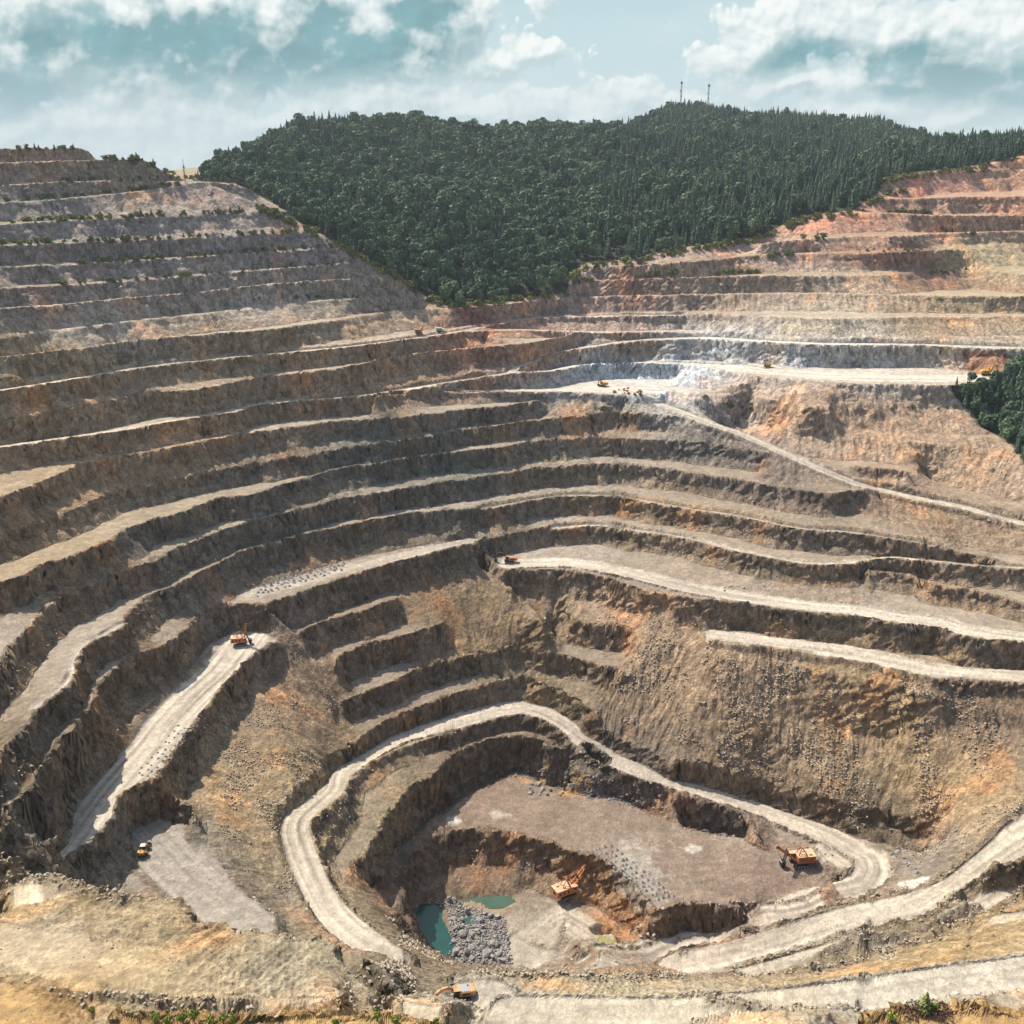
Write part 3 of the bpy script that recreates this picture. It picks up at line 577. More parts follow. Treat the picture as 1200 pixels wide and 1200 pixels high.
# ------------------------------------------------------------------ colour of the ground by place (rock type, dust, soil, and sunlight put into some slope colours)
# photo pixel, height in benches, colour of the faces, colour of the berms
CP = [
 (50,185,2, .30,.20,.16, .30,.25,.17), (150,200,1, .30,.23,.19, .26,.24,.15), (60,250,-1, .25,.20,.20, .22,.22,.13), (250,240,-1, .27,.21,.21, .24,.23,.14), (150,290,-3, .24,.19,.20, .20,.20,.12),
 (330,290,-4, .26,.21,.22, .22,.22,.13), (60,345,-6, .26,.19,.18, .26,.24,.18), (250,330,-5.5, .31,.24,.22, .28,.26,.19), (430,350,-7, .27,.22,.19, .30,.27,.2), (100,370,-7.5, .33,.27,.24, .34,.30,.26),
 (300,350,-7, .33,.27,.25, .33,.29,.25), (40,430,-9, .23,.19,.13, .40,.35,.30), (300,400,-8.5, .25,.20,.14, .40,.36,.31), (150,480,-10.5, .24,.19,.14, .42,.37,.30), (450,390,-9, .27,.19,.14, .40,.34,.29),
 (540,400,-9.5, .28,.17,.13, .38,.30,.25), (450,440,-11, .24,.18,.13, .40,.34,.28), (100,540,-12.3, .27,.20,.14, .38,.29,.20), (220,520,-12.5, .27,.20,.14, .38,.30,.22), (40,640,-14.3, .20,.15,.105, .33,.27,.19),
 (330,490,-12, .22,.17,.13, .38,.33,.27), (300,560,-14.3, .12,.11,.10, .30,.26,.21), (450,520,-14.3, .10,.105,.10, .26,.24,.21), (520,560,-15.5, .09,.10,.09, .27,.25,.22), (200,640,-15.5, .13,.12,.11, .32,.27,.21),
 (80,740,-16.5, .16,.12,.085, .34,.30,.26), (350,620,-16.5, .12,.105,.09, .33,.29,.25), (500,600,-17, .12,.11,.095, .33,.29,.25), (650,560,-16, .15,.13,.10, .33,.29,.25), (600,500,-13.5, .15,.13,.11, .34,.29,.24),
 (700,500,-14, .18,.15,.12, .34,.29,.24), (650,640,-18.5, .16,.135,.11, .36,.32,.28), (60,870,-18, .14,.11,.08, .33,.29,.25), (150,830,-19, .16,.12,.085, .34,.29,.24), (20,950,-19, .13,.11,.09, .30,.26,.22),
 (300,740,-19.5, .15,.12,.10, .34,.30,.26), (300,850,-21, .21,.165,.12, .24,.19,.135), (250,920,-21.5, .23,.185,.13, .26,.21,.15), (330,940,-22.5, .23,.185,.13, .27,.22,.16), (360,800,-20.5, .19,.145,.11, .22,.17,.13),
 (450,700,-19.5, .17,.13,.095, .24,.20,.16), (450,800,-22, .15,.115,.08, .30,.25,.21), (560,740,-21, .17,.135,.095, .28,.23,.18), (620,800,-22.5, .18,.15,.11, .30,.26,.21), (430,930,-23.6, .21,.175,.13, .30,.26,.20),
 (560,900,-25.5, .13,.10,.07, .26,.20,.165), (700,900,-25.5, .17,.145,.12, .26,.21,.175), (600,960,-25.8, .20,.15,.11, .255,.20,.165), (780,1000,-25.8, .22,.17,.13, .26,.21,.175), (880,1030,-25.8, .22,.17,.14, .26,.20,.17),
 (560,1020,-27, .19,.14,.10, .22,.165,.12), (720,1050,-27, .28,.17,.09, .29,.25,.21), (640,1100,-27.2, .24,.20,.16, .30,.26,.225), (480,1060,-26.5, .17,.13,.10, .22,.17,.14),
 (740,720,-20.5, .25,.20,.16, .28,.23,.19), (800,600,-17, .19,.155,.12, .33,.28,.23), (900,690,-18.5, .22,.175,.12, .34,.29,.25), (950,640,-17.5, .21,.165,.12, .33,.28,.23), (900,560,-15.6, .19,.155,.13, .31,.26,.21),
 (840,530,-15, .17,.155,.14, .30,.25,.20), (1000,600,-17, .24,.17,.12, .32,.27,.21), (1100,620,-17, .30,.22,.15, .34,.28,.22), (950,480,-13, .38,.27,.19, .38,.29,.22), (1050,500,-14, .37,.26,.18, .38,.28,.21), (1100,550,-15.5, .34,.25,.18, .36,.28,.21),
 (870,460,-12.6, .40,.32,.26, .40,.32,.26), (760,440,-12, .50,.57,.64, .60,.60,.60), (725,440,-12, .48,.55,.62, .6,.6,.6), (795,440,-12, .50,.55,.60, .6,.6,.6), (830,415,-11, .46,.48,.50, .58,.56,.53), (940,418,-11, .44,.46,.49, .58,.56,.53), (690,444,-12, .38,.40,.42, .55,.51,.47), (900,415,-11, .45,.44,.43, .55,.52,.48), (1000,420,-11, .44,.42,.39, .58,.55,.50), (1120,420,-11, .42,.38,.33, .55,.50,.45),
 (640,410,-10.5, .30,.20,.15, .42,.35,.29), (750,405,-11, .33,.24,.18, .42,.35,.29), (700,360,-8.5, .35,.25,.20, .42,.34,.28), (850,350,-8, .36,.28,.21, .42,.35,.28), (950,380,-9, .42,.36,.28, .46,.40,.33), (1100,380,-9, .33,.24,.16, .46,.39,.31),
 (1150,350,-8, .37,.28,.18, .44,.37,.27), (1000,330,-7.3, .37,.29,.22, .42,.35,.27), (1100,330,-7.3, .26,.16,.11, .40,.32,.24), (850,320,-6.5, .38,.27,.21, .38,.31,.21), (750,330,-7, .36,.25,.20, .38,.30,.22), (1000,290,-5, .36,.24,.18, .38,.31,.21), (1150,300,-6, .38,.31,.20, .42,.36,.26),
 (1000,270,-4, .38,.21,.16, .40,.28,.20), (1100,260,-3, .40,.25,.18, .42,.31,.23), (1100,215,0, .43,.24,.18, .44,.30,.22), (1180,210,0, .43,.26,.18, .44,.30,.22), (900,290,-4.5, .40,.29,.24, .36,.29,.20), (700,310,-6, .32,.25,.22, .3,.26,.2),
 (950,730,-19.6, .25,.18,.11, .38,.33,.28), (1100,760,-19.6, .25,.18,.11, .38,.33,.28), (850,800,-22, .25,.19,.13, .27,.21,.15), (950,850,-22.5, .25,.195,.13, .27,.21,.145), (1050,830,-22, .27,.205,.125, .29,.225,.14), (1150,830,-21.3, .16,.12,.085, .24,.19,.135), (900,900,-23.7, .21,.165,.115, .25,.195,.135), (1100,920,-23, .25,.195,.12, .28,.22,.14),
 (1000,950,-24.6, .16,.125,.085, .30,.25,.20), (870,960,-25.3, .19,.16,.13, .30,.25,.21), (1080,1010,-24.5, .22,.19,.16, .27,.24,.21), (1170,1060,-21.5, .26,.205,.13, .33,.28,.22), (1000,1110,-23, .25,.20,.13, .31,.28,.24), (1100,1120,-19.5, .34,.25,.14, .42,.34,.22),
 (700,1160,-18.5, .36,.31,.22, .48,.43,.33), (900,1165,-18.5, .32,.27,.20, .50,.44,.35), (560,1165,-18, .34,.31,.26, .42,.39,.35), (1000,1180,-17.4, .36,.33,.27, .55,.53,.47), (1150,1160,-17.4, .36,.31,.24, .55,.52,.46), (750,1190,-17, .45,.40,.31, .55,.51,.42),
 (50,1050,-16, .32,.25,.15, .44,.35,.21), (200,1100,-16, .35,.28,.18, .47,.37,.23), (50,1120,-16, .37,.31,.23, .46,.39,.29), (330,1130,-16, .32,.28,.21, .44,.37,.26), (380,1170,-16, .37,.32,.24, .44,.38,.29), (430,1130,-18.5, .13,.11,.08, .26,.22,.16), (200,1160,-15.8, .35,.29,.20, .44,.36,.24),
 (40,1180,-9.5, .32,.20,.09, .45,.31,.15), (200,1190,-12, .36,.23,.10, .43,.27,.12), (400,1195,-12, .42,.28,.12, .48,.33,.15), (1100,1195,-10, .42,.27,.12, .46,.30,.14),
]
CP += [(190,1000,-21.2,.2,.17,.13,.27,.25,.23), (250,1050,-21.2,.2,.17,.13,.27,.25,.23), (170,1030,-21.2,.2,.17,.13,.27,.25,.23)]
cpa = np.array(CP); rs_ = (cpa[:, 0] > 700) & (cpa[:, 1] > 770) & (cpa[:, 1] < 935) & (cpa[:, 2] > -24); cpa[rs_, 3:6] *= np.array((1.38, 1.32, 1.30)); sp2 = (cpa[:, 0] > 230) & (cpa[:, 0] < 420) & (cpa[:, 1] > 780) & (cpa[:, 1] < 960); cpa[sp2, 3:6] *= 1.32  # right slope and spoil slope: face colours raised to stand in for sunlight
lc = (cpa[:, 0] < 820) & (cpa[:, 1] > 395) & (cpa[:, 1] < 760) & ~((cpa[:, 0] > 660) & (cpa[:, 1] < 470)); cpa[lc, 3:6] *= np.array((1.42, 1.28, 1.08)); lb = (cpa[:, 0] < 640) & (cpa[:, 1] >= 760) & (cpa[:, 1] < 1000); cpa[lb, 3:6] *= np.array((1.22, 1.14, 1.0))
ul = (cpa[:, 0] < 500) & (cpa[:, 1] < 395); cpa[ul, 3:6] *= 1.34 * np.array((1.0, 1.04, .96)); cpa[ul, 6:] *= 1.1; ur = (cpa[:, 0] > 640) & (cpa[:, 1] < 560); cpa[ur, 3:6] *= 1.14  # upper left and right faces: colours lightened where the sun only grazes them
wb = (cpa[:, 1] > 1150) & (cpa[:, 0] > 540); cpa[wb, 6:] *= .86
cx, cy, cz = march(cpa[:, 0], cpa[:, 1]).T
sub = (slice(None, None, 4), slice(None, None, 4))
Xs = X.reshape(MR, MA)[sub].ravel(); Ys = Y.reshape(MR, MA)[sub].ravel(); Zs = Z.reshape(MR, MA)[sub].ravel()
Xw = Xs + 14 * fbm(Xs / 50, Ys / 50, 3, 70); Yw = Ys + 14 * fbm(Xs / 50, Ys / 50, 3, 71)
num = np.zeros((len(Xs), 6)); den = np.zeros(len(Xs))
for i in range(len(cpa)):
    sc = 1 + cy[i] / 400
    w = 1 / (((Xw - cx[i]) ** 2 + (Yw - cy[i]) ** 2 + ((Zs - cz[i]) * 2.2) ** 2) / sc ** 2 + 30) ** 2
    num += w[:, None] * cpa[i, 3:]; den += w
num /= den[:, None]
sr, sc_ = len(range(0, MR, 4)), len(range(0, MA, 4))
num = num.reshape(sr, sc_, 6)
i = np.minimum(np.arange(MR) / 4, sr - 1.001); i0 = i.astype(int); fi = (i - i0)[:, None, None]
num = num[i0] * (1 - fi) + num[np.minimum(i0 + 1, sr - 1)] * fi
j = np.minimum(np.arange(MA) / 4, sc_ - 1.001); j0 = j.astype(int); fj = (j - j0)[None, :, None]
num = num[:, j0] * (1 - fj) + num[:, np.minimum(j0 + 1, sc_ - 1)] * fj
num = num.reshape(-1, 6); face = num[:, :3]; berm = num[:, 3:] * np.array((.93, .91, .88))
# break up the faces: darker seams, iron stained streaks, sandy tongues of talus
n_a = fbm(X / 16, Y / 16, 3, 90); n_b = fbm(X / 5, Y / 5, 3, 91); n_c = fbm((X + Y * .3) / 34, (Y - X * .3) / 34, 3, 92)
tongue = np.clip((ril * .5 + n_b * .9 + .55 * n_a - .12) * 2.0, 0, 1)
ampf = .40 + .6 * steep
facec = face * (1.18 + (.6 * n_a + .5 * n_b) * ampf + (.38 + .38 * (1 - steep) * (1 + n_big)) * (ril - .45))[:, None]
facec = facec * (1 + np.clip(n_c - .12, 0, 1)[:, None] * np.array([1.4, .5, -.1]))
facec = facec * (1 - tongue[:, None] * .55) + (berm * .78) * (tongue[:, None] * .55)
bermc = berm * (1 + .22 * n_a + .16 * n_b)[:, None]
t = np.clip((slope - .13) / .2, 0, 1)[:, None]
bermc = bermc * (1 + .30 * np.clip((600 - np.hypot(X, Y)) / 200, 0, 1) * fbm(X / 30, Y / 2.5, 3, 95) * (V > 1000))[:, None]
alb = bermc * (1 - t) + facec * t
roadc = np.array([.56, .52, .46]) * .5 + berm * .58
roadc = roadc * (1 + .48 * stripe + .12 * n_b)[:, None]
alb = alb * (1 - road_m[:, None]) + roadc * road_m[:, None]
wcol = berm * .55 * (1 + .6 * n_b)[:, None]; alb = alb * (1 - .75 * wm[:, None]) + wcol * (.75 * wm[:, None])
# iron-stained patches, puddle scum and dust on the pit floor
def blot(u, v, z, rx, ry, col, k, seed):
    global alb
    x, y, zq = march(u, v)[0]; d = np.hypot((X - x) / rx, (Y - y) / ry) + fbm(X / 6, Y / 6, 3, seed) * .9
    m = (np.clip((1 - d) * 3, 0, 1) * k * (np.abs(Z - zq) < 8))[:, None]; alb = alb * (1 - m) + np.array(col) * m
blot(670, 925, -25.8, 10, 6, (.50, .28, .10), .8, 1); blot(620, 912, -25.8, 9, 5, (.46, .27, .11), .7, 2); blot(600, 1100, -27.2, 30, 16, (.36, .32, .27), .6, 3)
blot(560, 1060, -27.2, 22, 8, (.30, .24, .15), .8, 4); blot(715, 1102, -27.2, 9, 4, (.26, .25, .08), .8, 5); blot(590, 955, -25.8, 7, 3, (.5, .47, .42), .7, 6)
blot(530, 962, -25.8, 4, 2, (.6, .58, .54), .9, 7); blot(815, 995, -25.8, 5, 3, (.6, .57, .52), .8, 8); blot(1068, 1036, -25, 8, 6, (.60, .58, .53), .9, 9)
blot(745, 1020, -25.8, 13, 26, (.36, .33, .30), .75, 10); blot(440, 375, -8, 60, 20, (.30, .20, .16), .3, 11); blot(560, 370, -8.6, 40, 14, (.32, .13, .10), .6, 12)
blot(1035, 300, -5.3, 60, 25, (.34, .14, .10), .45, 13); blot(1160, 425, -11, 25, 16, (.36, .15, .07), .8, 14); blot(650, 1120, -27.2, 14, 6, (.33, .30, .27), .6, 15)
tick('colour')
# ------------------------------------------------------------------ masks for the wood
def inpoly(u, v, poly):
    c = np.zeros(np.shape(u), bool); n = len(poly)
    for i in range(n):
        x1, y1 = poly[i]; x2, y2 = poly[i - 1]
        if y1 == y2: continue
        k = ((y1 > v) != (y2 > v)) & (u < (x2 - x1) * (v - y1) / (y2 - y1) + x1); c ^= k
    return c
FOREST = [(225,212),(250,196),(300,170),(350,150),(400,125),(800,100),(1100,150),(1300,150),(1300,176),(1200,182),(1133,196),(1077,202),(1035,212),(1030,226),(1000,246),(945,252),(890,276),(850,284),(800,290),(740,304),(690,306),(668,320),(664,344),(600,350),(540,361),(520,356),(497,346),(470,326),(435,308),(405,291),(372,272),(345,258),(335,246),(300,228),(277,215),(240,213)]
PATCH = [(1112,452),(1150,448),(1180,442),(1200,425),(1330,400),(1330,600),(1205,552),(1185,520),(1150,500),(1135,480),(1120,466)]
dist = np.hypot(X, Y)
forest = inpoly(U, V, FOREST) & (Y > 62 * B); patch = inpoly(U, V, PATCH) & (Y > 40 * B) & (Y < 75 * B)
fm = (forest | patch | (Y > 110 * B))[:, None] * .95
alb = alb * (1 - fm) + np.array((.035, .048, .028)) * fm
alb = np.clip(alb * np.array((.94, .89, .80)), .02, .72)

# ------------------------------------------------------------------ materials
def new_mat(name):
    m = bpy.data.materials.new(name); m.use_nodes = True; nt = m.node_tree; nt.nodes.clear()
    o = nt.nodes.new('ShaderNodeOutputMaterial'); b = nt.nodes.new('ShaderNodeBsdfPrincipled'); nt.links.new(b.outputs[0], o.inputs[0])
    return m, nt, b
def terrain_mat():
    m, nt, b = new_mat("rock_and_dust"); N = nt.nodes.new; K = nt.links.new
    at = N('ShaderNodeAttribute'); at.attribute_name = 'alb'; rk = N('ShaderNodeAttribute'); rk.attribute_name = 'rock'
    tc = N('ShaderNodeTexCoord')
    mp = N('ShaderNodeMapping'); K(tc.outputs['Object'], mp.inputs[0]); mp.inputs['Scale'].default_value = (1, 1, .45)
    def noise(sc, det, vec, rough=.6):
        n = N('ShaderNodeTexNoise'); n.inputs['Scale'].default_value = sc; n.inputs['Detail'].default_value = det; n.inputs['Roughness'].default_value = rough; K(vec, n.inputs['Vector']); return n.outputs['Fac']
    mp2 = N('ShaderNodeMapping'); K(tc.outputs['Object'], mp2.inputs[0]); mp2.inputs['Scale'].default_value = (1, 1, .22)
    n4 = noise(.9, 6, mp2.outputs[0], .65)
    n1 = noise(.35, 8, mp.outputs[0], .68); n2 = noise(1.6, 4, tc.outputs['Object'], .6)
    vo = N('ShaderNodeTexVoronoi'); vo.inputs['Scale'].default_value = .55; vo.inputs['Randomness'].default_value = 1; K(mp.outputs[0], vo.inputs['Vector'])
    def mr(x, a, b_, c, d):
        n = N('ShaderNodeMapRange'); K(x, n.inputs[0]); n.clamp = True
        for i_, v_ in enumerate((a, b_, c, d)): n.inputs[i_ + 1].default_value = v_
        return n.outputs[0]
    def mul(a, b_):
        n = N('ShaderNodeMath'); n.operation = 'MULTIPLY'
        for i_, v_ in enumerate((a, b_)):
            if isinstance(v_, float): n.inputs[i_].default_value = v_
            else: K(v_, n.inputs[i_])
        return n.outputs[0]
    def add(a, b_):
        n = N('ShaderNodeMath'); n.operation = 'ADD'; K(a, n.inputs[0]); K(b_, n.inputs[1]); return n.outputs[0]
    fac = mul(mul(mr(n1, .32, .68, .6, 1.4), mr(n2, .3, .7, .8, 1.2)), mr(n4, .34, .66, .68, 1.32))
    one = N('ShaderNodeMix'); one.data_type = 'FLOAT'; one.inputs[2].default_value = 1.0; K(fac, one.inputs[3]); K(mr(rk.outputs['Fac'], 0, 1, .38, 1), one.inputs[0])
    mx = N('ShaderNodeVectorMath'); mx.operation = 'SCALE'; K(at.outputs['Color'], mx.inputs[0])
    K(mx.outputs[0], b.inputs['Base Color']); b.inputs['Roughness'].default_value = .92; b.inputs['Specular IOR Level'].default_value = .25
    n5 = noise(6.0, 3, tc.outputs['Object'], .6)
    vc = N('ShaderNodeTexVoronoi'); vc.inputs['Scale'].default_value = .30; vc.inputs['Randomness'].default_value = 1; mp3 = N('ShaderNodeMapping'); mp3.inputs['Scale'].default_value = (1, 1, .7)
    wn = N('ShaderNodeTexNoise'); wn.inputs['Scale'].default_value = .8; wn.inputs['Detail'].default_value = 3; K(tc.outputs['Object'], wn.inputs['Vector']); wa = N('ShaderNodeVectorMath'); wa.operation = 'MULTIPLY_ADD'; K(wn.outputs['Color'], wa.inputs[0]); wa.inputs[1].default_value = (3, 3, 3); K(tc.outputs['Object'], wa.inputs[2]); K(wa.outputs[0], mp3.inputs[0]); K(mp3.outputs[0], vc.inputs['Vector'])
    sv = N('ShaderNodeSeparateXYZ'); K(vc.outputs['Color'], sv.inputs[0]); fac2 = mul(fac, mr(sv.outputs[0], 0, 1, .76, 1.26)); K(fac2, one.inputs[3])
    sc2 = mul(one.outputs[0], mr(n5, .3, .7, .86, 1.14)); K(sc2, mx.inputs['Scale'])
    hsum = add(mul(n5, .22), add(mul(sv.outputs[1], 1.3), add(add(mul(n1, 2.4), mul(n4, 1.1)), add(mul(n2, .4), mul(vo.outputs['Distance'], .6)))))
    h = mul(hsum, mr(rk.outputs['Fac'], 0, 1, .16, 1.0))
    bp = N('ShaderNodeBump'); bp.inputs['Distance'].default_value = 1.0; bp.inputs['Strength'].default_value = .9; K(h, bp.inputs['Height']); K(bp.outputs[0], b.inputs['Normal'])
    return m
M_TER = terrain_mat()
def plain(name, col, rough=.6, metal=0, var=.25, sc=3.0, bump=0.0, spec=.4):
    m, nt, b = new_mat(name); N = nt.nodes.new; K = nt.links.new
    tc = N('ShaderNodeTexCoord'); n = N('ShaderNodeTexNoise'); n.inputs['Scale'].default_value = sc; n.inputs['Detail'].default_value = 5; K(tc.outputs['Object'], n.inputs['Vector'])
    oi = N('ShaderNodeObjectInfo')
    r = N('ShaderNodeMapRange'); K(n.outputs['Fac'], r.inputs[0]); r.inputs[1].default_value = .3; r.inputs[2].default_value = .7; r.inputs[3].default_value = 1 - var; r.inputs[4].default_value = 1 + var
    v = N('ShaderNodeVectorMath'); v.operation = 'SCALE'; v.inputs[0].default_value = col; K(r.outputs[0], v.inputs['Scale'])
    K(v.outputs[0], b.inputs['Base Color']); b.inputs['Roughness'].default_value = rough; b.inputs['Metallic'].default_value = metal; b.inputs['Specular IOR Level'].default_value = spec
    if bump:
        bp = N('ShaderNodeBump'); bp.inputs['Strength'].default_value = bump; K(n.outputs['Fac'], bp.inputs['Height']); K(bp.outputs[0], b.inputs['Normal'])
    return m
def leaf_mat(name, c1, c2):
    m, nt, b = new_mat(name); N = nt.nodes.new; K = nt.links.new
    tc = N('ShaderNodeTexCoord'); n = N('ShaderNodeTexNoise'); n.inputs['Scale'].default_value = .5; n.inputs['Detail'].default_value = 4; K(tc.outputs['Object'], n.inputs['Vector'])
    at = N('ShaderNodeAttribute'); at.attribute_name = 'tint'; at.attribute_type = 'INSTANCER'
    oi = N('ShaderNodeObjectInfo')
    ad = N('ShaderNodeMath'); ad.operation = 'ADD'; K(n.outputs['Fac'], ad.inputs[0]); K(oi.outputs['Random'], ad.inputs[1])
    ad2 = N('ShaderNodeMath'); ad2.operation = 'MULTIPLY_ADD'; K(ad.outputs[0], ad2.inputs[0]); ad2.inputs[1].default_value = .5; K(at.outputs['Fac'], ad2.inputs[2]); 
    rp = N('ShaderNodeMapRange'); K(ad2.outputs[0], rp.inputs[0]); rp.inputs[1].default_value = .15; rp.inputs[2].default_value = .95
    mx = N('ShaderNodeMix'); mx.data_type = 'RGBA'; K(rp.outputs[0], mx.inputs[0]); mx.inputs[6].default_value = (*c1, 1); mx.inputs[7].default_value = (*c2, 1)
    K(mx.outputs[2], b.inputs['Base Color']); b.inputs['Roughness'].default_value = .75; b.inputs['Specular IOR Level'].default_value = .2
    return m
M_CON = leaf_mat("conifer_needles", (.040, .078, .052), (.11, .16, .085))
M_BRO = leaf_mat("broad_leaves", (.060, .105, .058), (.15, .21, .10))
M_SHR = leaf_mat("shrub_leaves", (.08, .11, .03), (.26, .26, .07))
M_YOU = leaf_mat("young_leaves", (.10, .15, .02), (.28, .30, .04))
M_BARK = plain("bark", (.09, .07, .05), .9)
M_ROCK = plain("grey_boulder", (.27, .25, .23), .9, var=.35, sc=1.2, bump=.5, spec=.2)
M_ROCKB = plain("brown_boulder", (.35, .285, .21), .9, var=.35, sc=1.2, bump=.5, spec=.2)
M_ROCKR = plain("red_boulder", (.26, .12, .08), .9, var=.35, sc=1.2, bump=.5, spec=.2)
M_ORG = plain("orange_paint", (.50, .185, .05), .7, var=.38, sc=.9); M_ORGR = plain("faded_orange_roof", (.60, .38, .22), .8, var=.35, sc=.8); M_RED = plain("red_rusty_paint", (.34, .12, .05), .75, var=.4, sc=.8)
M_ORGP = plain("dusty_orange_paint", (.58, .30, .12), .8, var=.35, sc=.9); M_YEL = plain("yellow_paint", (.56, .29, .05), .6, var=.3, sc=.8); M_BLK = plain("dark_steel", (.025, .025, .028), .6, var=.3); M_GLS = plain("dark_glass", (.02, .025, .03), .1, var=.05)
M_TIRE = plain("tyre_rubber", (.03, .03, .03), .85, var=.2); M_GRY = plain("grey_steel", (.30, .30, .30), .5, metal=.3, var=.2); M_WHT = plain("white_paint", (.72, .66, .54), .5, var=.12)
M_TEAL = plain("teal_paint", (.10, .28, .28), .5, var=.15); M_CUT = plain("drill_cuttings", (.26, .24, .22), .95, var=.25, sc=1.5, bump=.6, spec=.1)

# ------------------------------------------------------------------ terrain meshes
def grid_object(name, sel):
    """object from the selected quads (boolean (MR-1, MA-1))"""
    ii, jj = np.nonzero(sel); v00 = ii * MA + jj; q = np.c_[v00, v00 + 1, v00 + MA + 1, v00 + MA]
    used, inv = np.unique(q.ravel(), return_inverse=True); inv = inv.reshape(-1, 4)
    me = bpy.data.meshes.new(name); nv = len(used); nq = len(inv)
    me.vertices.add(nv); me.vertices.foreach_set('co', np.c_[X[used], Y[used], Z[used]].astype(np.float32).ravel())
    me.loops.add(nq * 4); me.loops.foreach_set('vertex_index', inv.astype(np.int32).ravel())
    me.polygons.add(nq); me.polygons.foreach_set('loop_start', (np.arange(nq) * 4).astype(np.int32)); me.polygons.foreach_set('loop_total', np.full(nq, 4, np.int32))
    me.update(calc_edges=True); me.polygons.foreach_set('use_smooth', np.ones(nq, bool))
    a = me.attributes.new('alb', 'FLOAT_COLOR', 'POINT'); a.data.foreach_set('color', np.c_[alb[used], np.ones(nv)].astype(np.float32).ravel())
    rkv = np.clip(steep + .55 * mids + .8 * wm + .25, 0, 1) * (1 - .75 * road_m); rkv = np.maximum(rkv, 0)
    a = me.attributes.new('rock', 'FLOAT', 'POINT'); a.data.foreach_set('value', rkv[used].astype(np.float32))
    me.materials.append(M_TER)
    o = bpy.data.objects.new(name, me); COL.objects.link(o); o['kind'] = 'structure'; return o
cellm = lambda a: a.reshape(MR, MA)[:-1, :-1]
c_road = cellm(road_m) > .45
Yc, Zc, Uc, Vc = cellm(Y), cellm(Z), cellm(U), cellm(V)
c_hill = (cellm(forest) | (Yc > 104 * B)) & ~c_road
c_floor = (Zc < -25.4 * B) & (cellm(slope) < .4) & ~c_road & ~c_hill
c_near = (Yc < 22.5 * B) & (Zc > -22 * B) & (Zc > -19 * B) & (Vc > 1000) & ~c_road
c_ter = ~(c_road | c_hill | c_floor | c_near)
grid_object('haul_road', c_road); grid_object('hill', c_hill); grid_object('pit_floor', c_floor); grid_object('near_ledge', c_near); grid_object('pit_terraces', c_ter)
# plain ground far beyond everything, to the horizon
def mesh_obj(name, verts, faces, mat, parent=None, smooth=False):
    me = bpy.data.meshes.new(name); me.from_pydata([tuple(v) for v in verts], [], faces); me.update()
    if smooth: me.polygons.foreach_set('use_smooth', [True] * len(me.polygons))
    if mat is not None: me.materials.append(mat)
    o = bpy.data.objects.new(name, me); COL.objects.link(o); o.parent = parent; return o
M_LAND = plain("distant_land", (.10, .12, .09), .95, var=.3, sc=.004)
vs = [(math.sin(2 * math.pi * i / 96) * 4500, math.cos(2 * math.pi * i / 96) * 4500, -420) for i in range(96)]
g = mesh_obj('ground', vs, [list(range(95, -1, -1))], M_LAND); g['kind'] = 'structure'

tick('mesh')
hz_m = bpy.data.materials.new('haze'); hz_m.use_nodes = True; nt = hz_m.node_tree; nt.nodes.clear(); o_ = nt.nodes.new('ShaderNodeOutputMaterial'); v_ = nt.nodes.new('ShaderNodeVolumePrincipled')
v_.inputs['Color'].default_value = (.86, .93, 1, 1); v_.inputs['Density'].default_value = HAZE; v_.inputs['Anisotropy'].default_value = .25; nt.links.new(v_.outputs[0], o_.inputs['Volume'])
if HAZE:
    mb_ = [(sx * 4700, sy * 4700, sz) for sz in (-421, 330) for sx, sy in ((-1, -1), (1, -1), (1, 1), (-1, 1))]
    hz = mesh_obj('haze', mb_, [(3, 2, 1, 0), (4, 5, 6, 7), (0, 1, 5, 4), (1, 2, 6, 5), (2, 3, 7, 6), (3, 0, 4, 7)], hz_m); hz['kind'] = 'stuff'; hz['label'] = 'thin pale blue haze over the pit and hill'; hz['category'] = 'haze'
def height(x, y):
    """surface height of the finished terrain (mesh) at x, y"""
    x = np.atleast_1d(np.asarray(x, float)); y = np.atleast_1d(np.asarray(y, float))
    ri, ai = idx(x, y); ai = np.clip(ai, 0, MA - 1.01); j = ai.astype(int); out = np.empty(len(x)); Zm = Z.reshape(MR, MA)
    for k in range(len(x)):
        col = RI[:, j[k]]; i = min(max(np.searchsorted(col, ri[k]) - 1, 0), MR - 2)
        f = (ri[k] - col[i]) / max(col[i + 1] - col[i], 1e-9); f = min(max(f, 0), 1)
        z0 = Zm[i, j[k]] * (1 - f) + Zm[i + 1, j[k]] * f
        col = RI[:, j[k] + 1]; i = min(max(np.searchsorted(col, ri[k]) - 1, 0), MR - 2)
        f = (ri[k] - col[i]) / max(col[i + 1] - col[i], 1e-9); f = min(max(f, 0), 1)
        z1 = Zm[i, j[k] + 1] * (1 - f) + Zm[i + 1, j[k] + 1] * f
        b = ai[k] - j[k]; out[k] = z0 * (1 - b) + z1 * b
    return out
def ground_at(u, v):
    """the terrain point seen at photo pixel (u, v): march the ray"""
    dx, dy, dz = [float(t) for t in ray(u, v)]
    h = math.hypot(dx, dy); t = np.arange(80, 2400, 1.0) / h
    xs, ys, zs = dx * t, dy * t, dz * t
    ri, ai = idx(xs, ys); zt = bil(ZG, ri, ai)
    k = np.nonzero(zs < zt)[0]
    if not len(k): return None
    k = k[0]; tt = np.linspace(t[max(k - 6, 0)], t[min(k + 4, len(t) - 1)], 60)
    hz = height(dx * tt, dy * tt); kk = np.nonzero(dz * tt < hz)[0]; kk = kk[0] if len(kk) else 30
    return Vector((dx * tt[kk], dy * tt[kk], hz[kk]))


